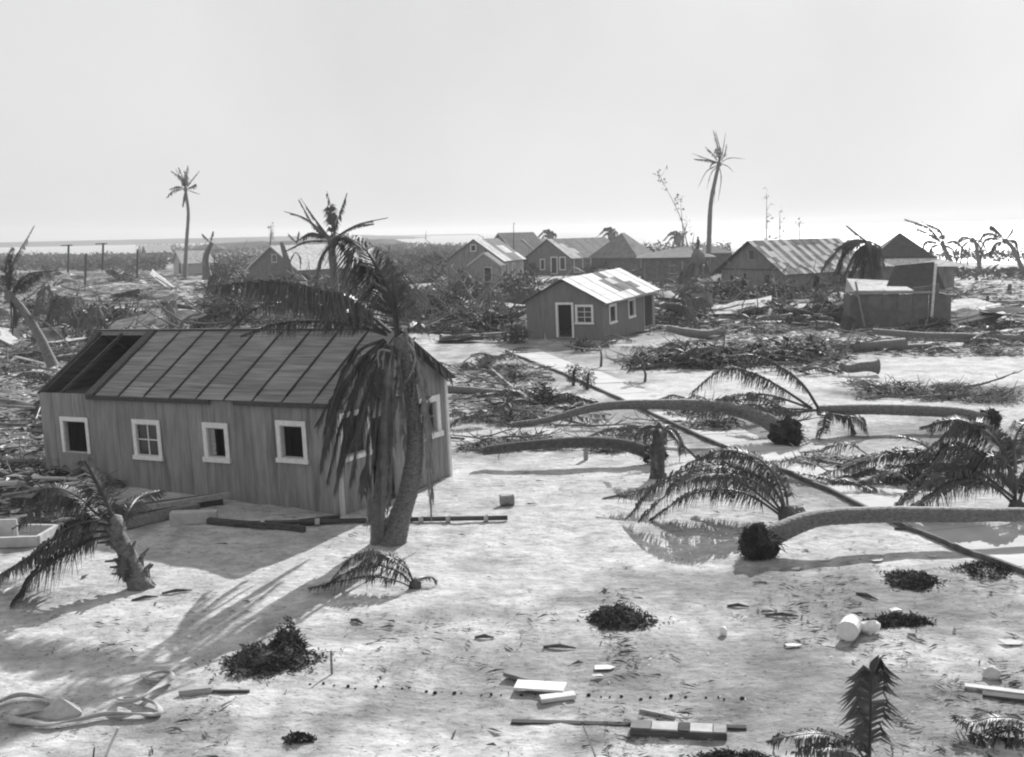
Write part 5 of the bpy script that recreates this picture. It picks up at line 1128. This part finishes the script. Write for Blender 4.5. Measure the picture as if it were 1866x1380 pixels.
fore = [(0, 1866, 840, 1400, 4800), (1100, 1866, 1030, 1400, 5200), (850, 1866, 700, 900, 1100), (480, 1150, 1120, 1260, 700), (120, 420, 1270, 1380, 420), (0, 500, 1080, 1200, 220)]
cover('splintered_boards', [(-20, 330, 500, 655, 2600), (1200, 1560, 545, 600, 700), (700, 950, 520, 610, 500), (-20, 60, 655, 860, 300)], M['chips'], (.3, 1.3), 'bleached splinters and shingles strewn thick in the debris', .5, .35, seed=14)
cover('sand_litter', fore, M['litter'], (.02, .14), 'small dark leaf scraps on the sand', .02, .5, seed=5, clump=True)
cover('sand_chips', [(a, b_, c, d_, n // 11) for a, b_, c, d_, n in fore], M['chips'], (.03, .1), 'small pale scraps on the sand', .03, .6, seed=6)
# low scrub in the far band along the shore
def scrub():
    q = random.Random(9); mb = MB()
    for (x0, x1, y0, y1, n, hh) in [(-60, 300, 466, 494, 9000, 1.6), (250, 860, 446, 482, 11000, 1.8), (1160, 1330, 448, 475, 1500, 2), (1740, 1900, 495, 512, 700, 1.2), (1640, 1900, 462, 474, 800, 1.6), (640, 830, 452, 480, 4000, 2.0)]:
        for _ in range(n):
            p = G(q.uniform(x0, x1), q.uniform(y0, y1)); s = q.uniform(.5, 1.3) * (p.y / 220) ** .5
            z = hh * q.random() * (.6 + .5 * noise.noise(Vector((p.x * .05, p.y * .03, 2))))
            c = p + Vector((0, 0, max(0, z))); d = Vector((q.gauss(0, 1), q.gauss(0, 1), q.gauss(0, .8))).normalized() * s; e = Vector((q.gauss(0, 1), q.gauss(0, 1), q.gauss(0, .8))).normalized() * s * .6
            mb.add([c, c + d, c + e], [(0, 1, 2)])
    tag(link('shore_scrub', mb.mesh('shore_scrub', M['scrub'])), 'low dark scrub along the far shore', None, None, 'stuff')
scrub()

# ------------------------------------------------------------------ things on the sand in front
def bx(name, label, cat, p0, p1, wd, th, m, group=None, lift=.0, z0=None, z1=None):
    a = G(*p0); b_ = G(*p1); a.z += th / 2 + lift + (z0 or 0); b_.z += th / 2 + lift + (z1 or 0); mb = MB(); mb.beam(a, b_, wd, th); return solo(mb, name, M[m], label, cat, (a.x, a.y, a.z))
# three short pale boards in a little pile
bx('plank', 'topmost dark edged short plank of the small pale pile', 'plank', (922, 1236), (990, 1250), .16, .06, 'grey', z0=.05)
bx('plank', 'wide pale plank in the middle of the small pile', 'plank', (940, 1258), (1030, 1264), .30, .03, 'pale', lift=.08)
bx('plank', 'front pale plank of the small pile', 'plank', (985, 1280), (1048, 1274), .16, .06, 'pale', z0=.02, z1=.03)
bx('batten', 'long thin dark batten near the bottom edge', 'batten', (932, 1316), (1360, 1332), .10, .04, 'dark')
def board():
    a = G(1150, 1335); b_ = G(1325, 1346); d = (b_ - a); n = 5; t = thing('patched_board', 'flat board of alternating light and dark squares, bottom centre', 'board', a)
    cs = [0, .22, .5, .62, .86, 1]; mm = ['grey', 'concrete', 'dark', 'concrete', 'grey']
    for i in range(n):
        p = a + d * cs[i]; q = a + d * (cs[i + 1] - .01); mb = MB(); mb.beam(p + Vector((0, .0, .10)), q + Vector((0, 0, .10)), .24, .02); part(mb, 'panel', M[mm[i]], t)
    mb = MB(); mb.beam(a + Vector((0, 0, .045)), b_ + Vector((0, 0, .045)), .26, .085); part(mb, 'backing', M['dark'], t)
board()
bx('plank', 'small thin pale slat above the patched board', 'plank', (1166, 1300), (1230, 1312), .05, .05, 'grey')
bx('plank', 'pale slat end at the lower right frame edge', 'plank', (1758, 1258), (1890, 1276), .12, .05, 'pale')
bx('plank', 'dark slat under the pale one at the right frame edge', 'plank', (1790, 1272), (1900, 1286), .14, .04, 'dark')
bx('stake', 'short stake standing beside the largest black clump', 'stake', (604, 1228), (604, 1228.5), .05, .05, 'grey')
def post(name, label, cat, px, py, px2, py2, r, m, D=None):
    a = G(px, py); b_ = A(px2, py2, a.y); mb = MB(); mb.tube([a - Vector((0, 0, .05)), (a + b_) / 2, b_], [r, r, r * .85], 7); return solo(mb, name, M[m], label, cat, a, smooth=True)
for o in [o for o in col.objects if o.name.startswith('stake')]: bpy.data.objects.remove(o)
post('stake', 'short stake standing beside the largest black clump', 'stake', 605, 1230, 603, 1186, .02, 'grey')
post('stake', 'pale stake jutting up at the bottom left edge', 'stake', 186, 1392, 216, 1326, .018, 'pale')
post('stake', 'short dark twig upright at the bottom left edge', 'stake', 168, 1400, 172, 1362, .012, 'dark')
post('reed', 'thin bent reed at the bottom edge', 'reed', 1090, 1392, 1062, 1322, .012, 'grey')
post('stake', 'small stub post behind the open sand, centre', 'stake', 1068, 838, 1067, 808, .07, 'grey')
bx('pipe_piece', 'short grey pipe lying by the hose', 'pipe', (328, 1268), (388, 1266), .11, .09, 'grey')
bx('plank', 'dark lath running on from the grey pipe', 'plank', (386, 1267), (455, 1268), .04, .04, 'dark')
bx('concrete_block', 'pale concrete block before the board house wall', 'block', (312, 956), (396, 952), .30, .26, 'concrete')
# flat canvas hose
def hose():
    Pp = [(-40, 1300), (0, 1288), (40, 1280), (85, 1284), (100, 1300), (60, 1312), (20, 1318), (40, 1326), (100, 1328), (150, 1322), (200, 1312), (255, 1310), (290, 1308), (284, 1294), (255, 1284), (225, 1282), (218, 1290), (232, 1296), (260, 1290), (284, 1270), (305, 1255), (316, 1243), (300, 1236), (275, 1237), (262, 1245), (275, 1252), (300, 1250), (314, 1243)]
    P = curve([G(*p) for p in Pp], 200); mb = MB(); w_ = .052
    for i, p in enumerate(P): p.z = hterr(p.x, p.y) + .05 + (.07 if 110 < i < 170 else 0) * sin((i - 110) / 60 * pi)
    n = len(P)
    for i in range(n):
        t = (P[min(i + 1, n - 1)] - P[max(i - 1, 0)]).normalized(); s_ = t.cross(Z).normalized(); tw = .9 * sin(i * .11)
        s2 = (s_ * cos(tw) + Z * sin(tw)) * w_; u = (Z * cos(tw) - s_ * sin(tw)) * .016
        c = P[i] + Z * abs(sin(tw)) * w_ * .7
        mb.v += [tuple(c - s2 - u * .5), tuple(c - u), tuple(c + s2 - u * .5), tuple(c + s2 + u * .5), tuple(c + u), tuple(c - s2 + u * .5)]
    for i in range(n - 1):
        for k in range(6): a = i * 6 + k; b_ = i * 6 + (k + 1) % 6; mb.f.append((a, b_, b_ + 6, a + 6))
    solo(mb, 'fire_hose', M['canvas'], 'flat canvas hose lying in loops at the lower left', 'hose', tuple(G(150, 1320)), smooth=True)
hose()
mb = MB(); c = G(110, 1308); mb.v = [tuple(c + Vector(v)) for v in [(-.35, -.05, .02), (.0, -.12, .0), (.3, 0, .04), (.2, .18, .06), (-.2, .2, .03), (0, .05, .24), (-.34, -.05, -.02), (0, -.12, -.03), (.3, 0, 0), (.2, .18, 0), (-.2, .2, 0)]]
mb.f = [(0, 1, 5), (1, 2, 5), (2, 3, 5), (3, 4, 5), (4, 0, 5), (0, 6, 7, 1), (1, 7, 8, 2), (2, 8, 9, 3), (3, 9, 10, 4), (4, 10, 6, 0)]
solo(mb, 'canvas_rag', M['canvas'], 'crumpled pale rag inside the hose loop', 'rag', tuple(c))
# pipeline with collars behind the big palm
def pipe_():
    a = G(430, 962); b_ = G(925, 949); a.z = hterr(a.x, a.y) + .09; b_.z = hterr(b_.x, b_.y) + .07; t = thing('water_pipe', 'long thin pipe with collars lying before the board house', 'pipe', a)
    mb = MB(); mb.tube(curve([a, (a + b_) / 2 + Vector((0, .06, .0)), b_], 12), .055, 8); part(mb, 'tube', M['dark'], t, True)
    for k in (.1, .3, .49, .68, .78, .92):
        p = a + (b_ - a) * k; d = (b_ - a).normalized(); mb = MB(); mb.tube([p - d * .05, p + d * .05], .085, 8); part(mb, 'collar', M['concrete'], t, True)
pipe_()
bx('beam', 'heavy dark beam lying before the board house', 'beam', (190, 945), (405, 920), .3, .25, 'dark', group=None)
bx('beam', 'second dark beam resting lower beside the first', 'beam', (210, 968), (360, 935), .25, .2, 'grey')
bx('beam', 'long dark timber along the board house foot', 'beam', (380, 957), (555, 968), .14, .14, 'dark')
bx('beam', 'short dark timber stub by the board house corner', 'beam', (545, 958), (620, 952), .16, .14, 'dark')
bx('beam', 'slanting beam propped toward the board house wall', 'beam', (230, 960), (420, 930), .12, .12, 'grey', z0=.3, z1=.3)
# white door panel and crate left
def crate():
    c = G(45, 1000); t = thing('wooden_tray', 'shallow pale wooden tray frame at the left edge', 'tray', c)
    a, b_, d, e = [G(*p) for p in ((-30, 1000), (70, 998), (105, 975), (5, 972))]
    for p, q in ((a, b_), (b_, d), (d, e), (e, a)):
        mb = MB(); mb.beam(p + Z * .12, q + Z * .12, .10, .22); part(mb, 'side', M['concrete'], t)
    mb = MB(); mb.add([v + Z * .06 for v in (a, b_, d, e)], [(0, 1, 2, 3)]); part(mb, 'bottom', M['grey'], t)
crate()
mb = MB(); c = G(10, 985); mb.box((c.x - .6, c.y, c.z), (c.x + .27, c.y + .06, c.z + .48)); solo(mb, 'square_board', M['trimgrey'], 'white square panel standing at the left edge', 'panel', tuple(c))
# bucket
def drum(label, px, py, r, L, ang, m, name, cat, rot=0):
    c = G(px, py); t = thing(name, label, cat, c); d = Vector((cos(ang), sin(ang), 0)); p0 = c + Z * r - d * L / 2; p1 = c + Z * r + d * L / 2
    mb = MB(); mb.tube([p0, p0 + d * L * .05, p0 + d * L * .5, p1 - d * L * .05, p1], [r * .96, r, r * .97, r, r * .96], 18); part(mb, 'body', M[m], t, False)
    for p in (p0, p1): mb = MB(); mb.tube([p - d * .012, p + d * .012], r * 1.05, 18, cap=False); part(mb, 'rim', M[m], t, True)
    mb = MB(); mb.tube([p1 - d * .005, p1 + d * .006], r * .93, 18); part(mb, 'lid', M['dark' if name == 'bucket' else m], t)
    return t
drum('small dull bucket lying on its side on open sand', 924, 919, .135, .30, radians(10), 'metal', 'bucket', 'bucket')
drum('white round drum lying on its side at right', 1548, 1163, .165, .34, radians(62), 'white', 'drum', 'drum')
mb = MB(); c = G(1582, 1158); mb.blob(c + Z * .08, .1, 12, .5, 4, (.16, .12, .10)); solo(mb, 'white_cloth', M['white'], 'crumpled white cloth beside the round drum', 'cloth', tuple(c), smooth=True)
mb = MB(); c = G(1318, 1155); mb.blob(c + Z * .07, .08, 12, .15, 2, (.06, .09, .08)); solo(mb, 'coconut_husk', M['white'], 'small white husk standing alone on the sand', 'coconut husk', tuple(c), smooth=True)
mb = MB(); c = G(1806, 1240); mb.blob(c + Z * .07, .1, 12, .3, 6, (.14, .12, .1)); solo(mb, 'white_lump', M['chips'], 'bright white lump near the right frame edge', 'lump', tuple(c), smooth=True)
# paper scraps and driftwood bits
sc_ = [(1445, 1183, .14, 'pale paper scrap below the white drum'), (1598, 1022, .16, 'pale paper scrap near the trunk shadow'), (1632, 1117, .12, 'pale scrap above the dark weed roll'), (1100, 1222, .22, 'torn pale sheet on grey sand'), (1845, 1180, .22, 'pale scrap at the right frame edge'), (1355, 1126, .08, 'tiny pale chip near the husk'), (635, 1012, .1, 'pale scrap behind the half buried shoot'), (1450, 1033, .12, 'pale chip under the uprooted trunk'), (1700, 1015, .1, 'pale chip by the sidewalk edge'), (1090, 1240, .1, 'pale torn corner beside the sheet')]
for i, (px, py, s, lab) in enumerate(sc_):
    c = G(px, py); q = random.Random(i); mb = MB(); v = [c + Vector((cos(a) * s * q.uniform(.7, 1.2), sin(a) * s * .6 * q.uniform(.7, 1.2), .02 + q.uniform(0, .05))) for a in (0, 1.3, 2.5, 3.8, 5.1)]
    mb.add(v + [p - Z * .008 for p in v], [(0, 1, 2, 3, 4), (9, 8, 7, 6, 5)] + [(k, k + 5, (k + 1) % 5 + 5, (k + 1) % 5) for k in range(5)]); solo(mb, 'paper_scrap', M['chips'], lab, 'scrap', tuple(c), group='pale scraps on the sand')
for i, (px, py, px2, py2, lab) in enumerate([(1560, 1086, 1600, 1095, 'dark tapered stick right of the husk'), (1325, 1103, 1365, 1104, 'dark leaf sheath left of the drum'), (1395, 1120, 1455, 1122, 'long dark leaf sheath above the drum'), (1100, 910, 1150, 905, 'dark stick left of the arching crown'), (1630, 960, 1660, 962, 'small dark stick by the sidewalk'), (240, 1096, 288, 1088, 'dark leaf sheath under the young palm'), (295, 1083, 350, 1078, 'crooked dark stick under the young palm'), (865, 1168, 900, 1166, 'dark stick right of the big black clump'), (990, 1180, 1050, 1182, 'thin dark stick left of centre sand'), (640, 1130, 662, 1138, 'short dark stick on the pale sand'), (1080, 1120, 1110, 1128, 'dark stick at the shaggy clump')]):
    a = G(px, py); b_ = G(px2, py2); mb = MB(); mb.tube([a + Z * .02, (a + b_) / 2 + Z * .05, b_ + Z * .02], [.02, .035, .01], 5); solo(mb, 'stick', M['barkdark'], lab, 'stick', tuple(a), group='sticks on the sand')
# the line of dark holes across the sand, made up as small solid lumps
q = random.Random(77)
for i in range(34):
    px = 560 + i * 24 + q.uniform(-9, 9); py = 1251 + (px - 560) * .039 + q.uniform(-2, 2); c = G(px, py); r = q.uniform(.012, .026)
    mb = MB(); mb.blob(c + Z * r * .6, r, 6, .2, i, (r * 1.3, r, r)); solo(mb, 'pellet', M['root'], 'small dark nut in place of a hole, row across the sand', 'pellet', tuple(c), group='row of small dark hole marks')
# planks with a pale face in debris: a few larger pieces that catch the light
for i, (p0, p1, wd, m, z0, z1, lab) in enumerate([((105, 601), (225, 603), .5, 'pale', .4, .3, 'long pale beam above the board house roof'), ((0, 660), (45, 652), .35, 'pale', .2, .2, 'pale beam at the left edge'), ((1193, 565), (1262, 548), .25, 'grey', .3, .9, 'long grey beam leaning right of the cottage'),
        ((1360, 592), (1430, 592), 1.2, 'pale', .1, .2, 'bright flat door-like sheet in the right debris'), ((1455, 560), (1520, 566), .5, 'pale', .3, .3, 'bright board below the striped roof'), ((1290, 575), (1330, 585), .9, 'pale', .3, .2, 'pale panel in the right debris'), ((1240, 568), (1262, 576), .8, 'pale', .3, .2, 'pale torn panel right of the cottage'),
        ((1770, 590), (1840, 597), .4, 'pale', .1, .1, 'bright board right of the ruined shed'), ((0, 915), (36, 914), .2, 'pale', .5, .5, 'pale rail at the left frame edge'), ((985, 613), (1058, 620), .2, 'grey', .3, .15, 'grey sill beam below the cottage door'), ((1560, 604), (1600, 585), .3, 'grey', .1, 1.2, 'slanting beam against the ruined shed'), ((1640, 605), (1665, 590), .2, 'grey', .1, .9, 'thin prop beam against the ruined shed'),
        ((870, 655), (960, 735), .1, 'grey', .1, .1, 'thin slanting pole beyond the board house'), ((1460, 523), (1500, 536), .3, 'grey', .8, .2, 'short tilted beam under the striped roof')]):
    a = G(*p0); b_ = G(*p1); a.z += z0; b_.z += z1; mb = MB(); mb.beam(a, b_, wd, .09); solo(mb, 'beam', M[m], lab, 'beam', tuple(a))
mb = MB(); a = G(1490, 556); mb.hexa([a, a + Vector((1.0, 0, 0)), a + Vector((1.0, .1, 0)), a + Vector((0, .1, 0)), a + Vector((.05, 0, 1.1)), a + Vector((.7, 0, 1.0)), a + Vector((.7, .1, 1.0)), a + Vector((.05, .1, 1.1))]); solo(mb, 'torn_board', M['chips'], 'bright white torn panel upright before the striped roof house', 'panel', tuple(a))

# ------------------------------------------------------------------ sea air
mb = MB(); mb.box((-700, -30, -2.2), (900, 5000, 24)); hz = link('haze', mb.mesh('haze', []))
hm = bpy.data.materials.new('sea_air'); hm.use_nodes = True; n = hm.node_tree; n.nodes.clear()
ho = n.nodes.new('ShaderNodeOutputMaterial'); pv = n.nodes.new('ShaderNodeVolumePrincipled'); pv.inputs['Color'].default_value = (.9, .9, .9, 1)
pv.inputs['Density'].default_value = .00045; pv.inputs['Anisotropy'].default_value = .2
n.links.new(pv.outputs[0], ho.inputs['Volume']); hz.data.materials.append(hm); tag(hz, 'thin pale sea haze over the whole shore', None, None, 'stuff')
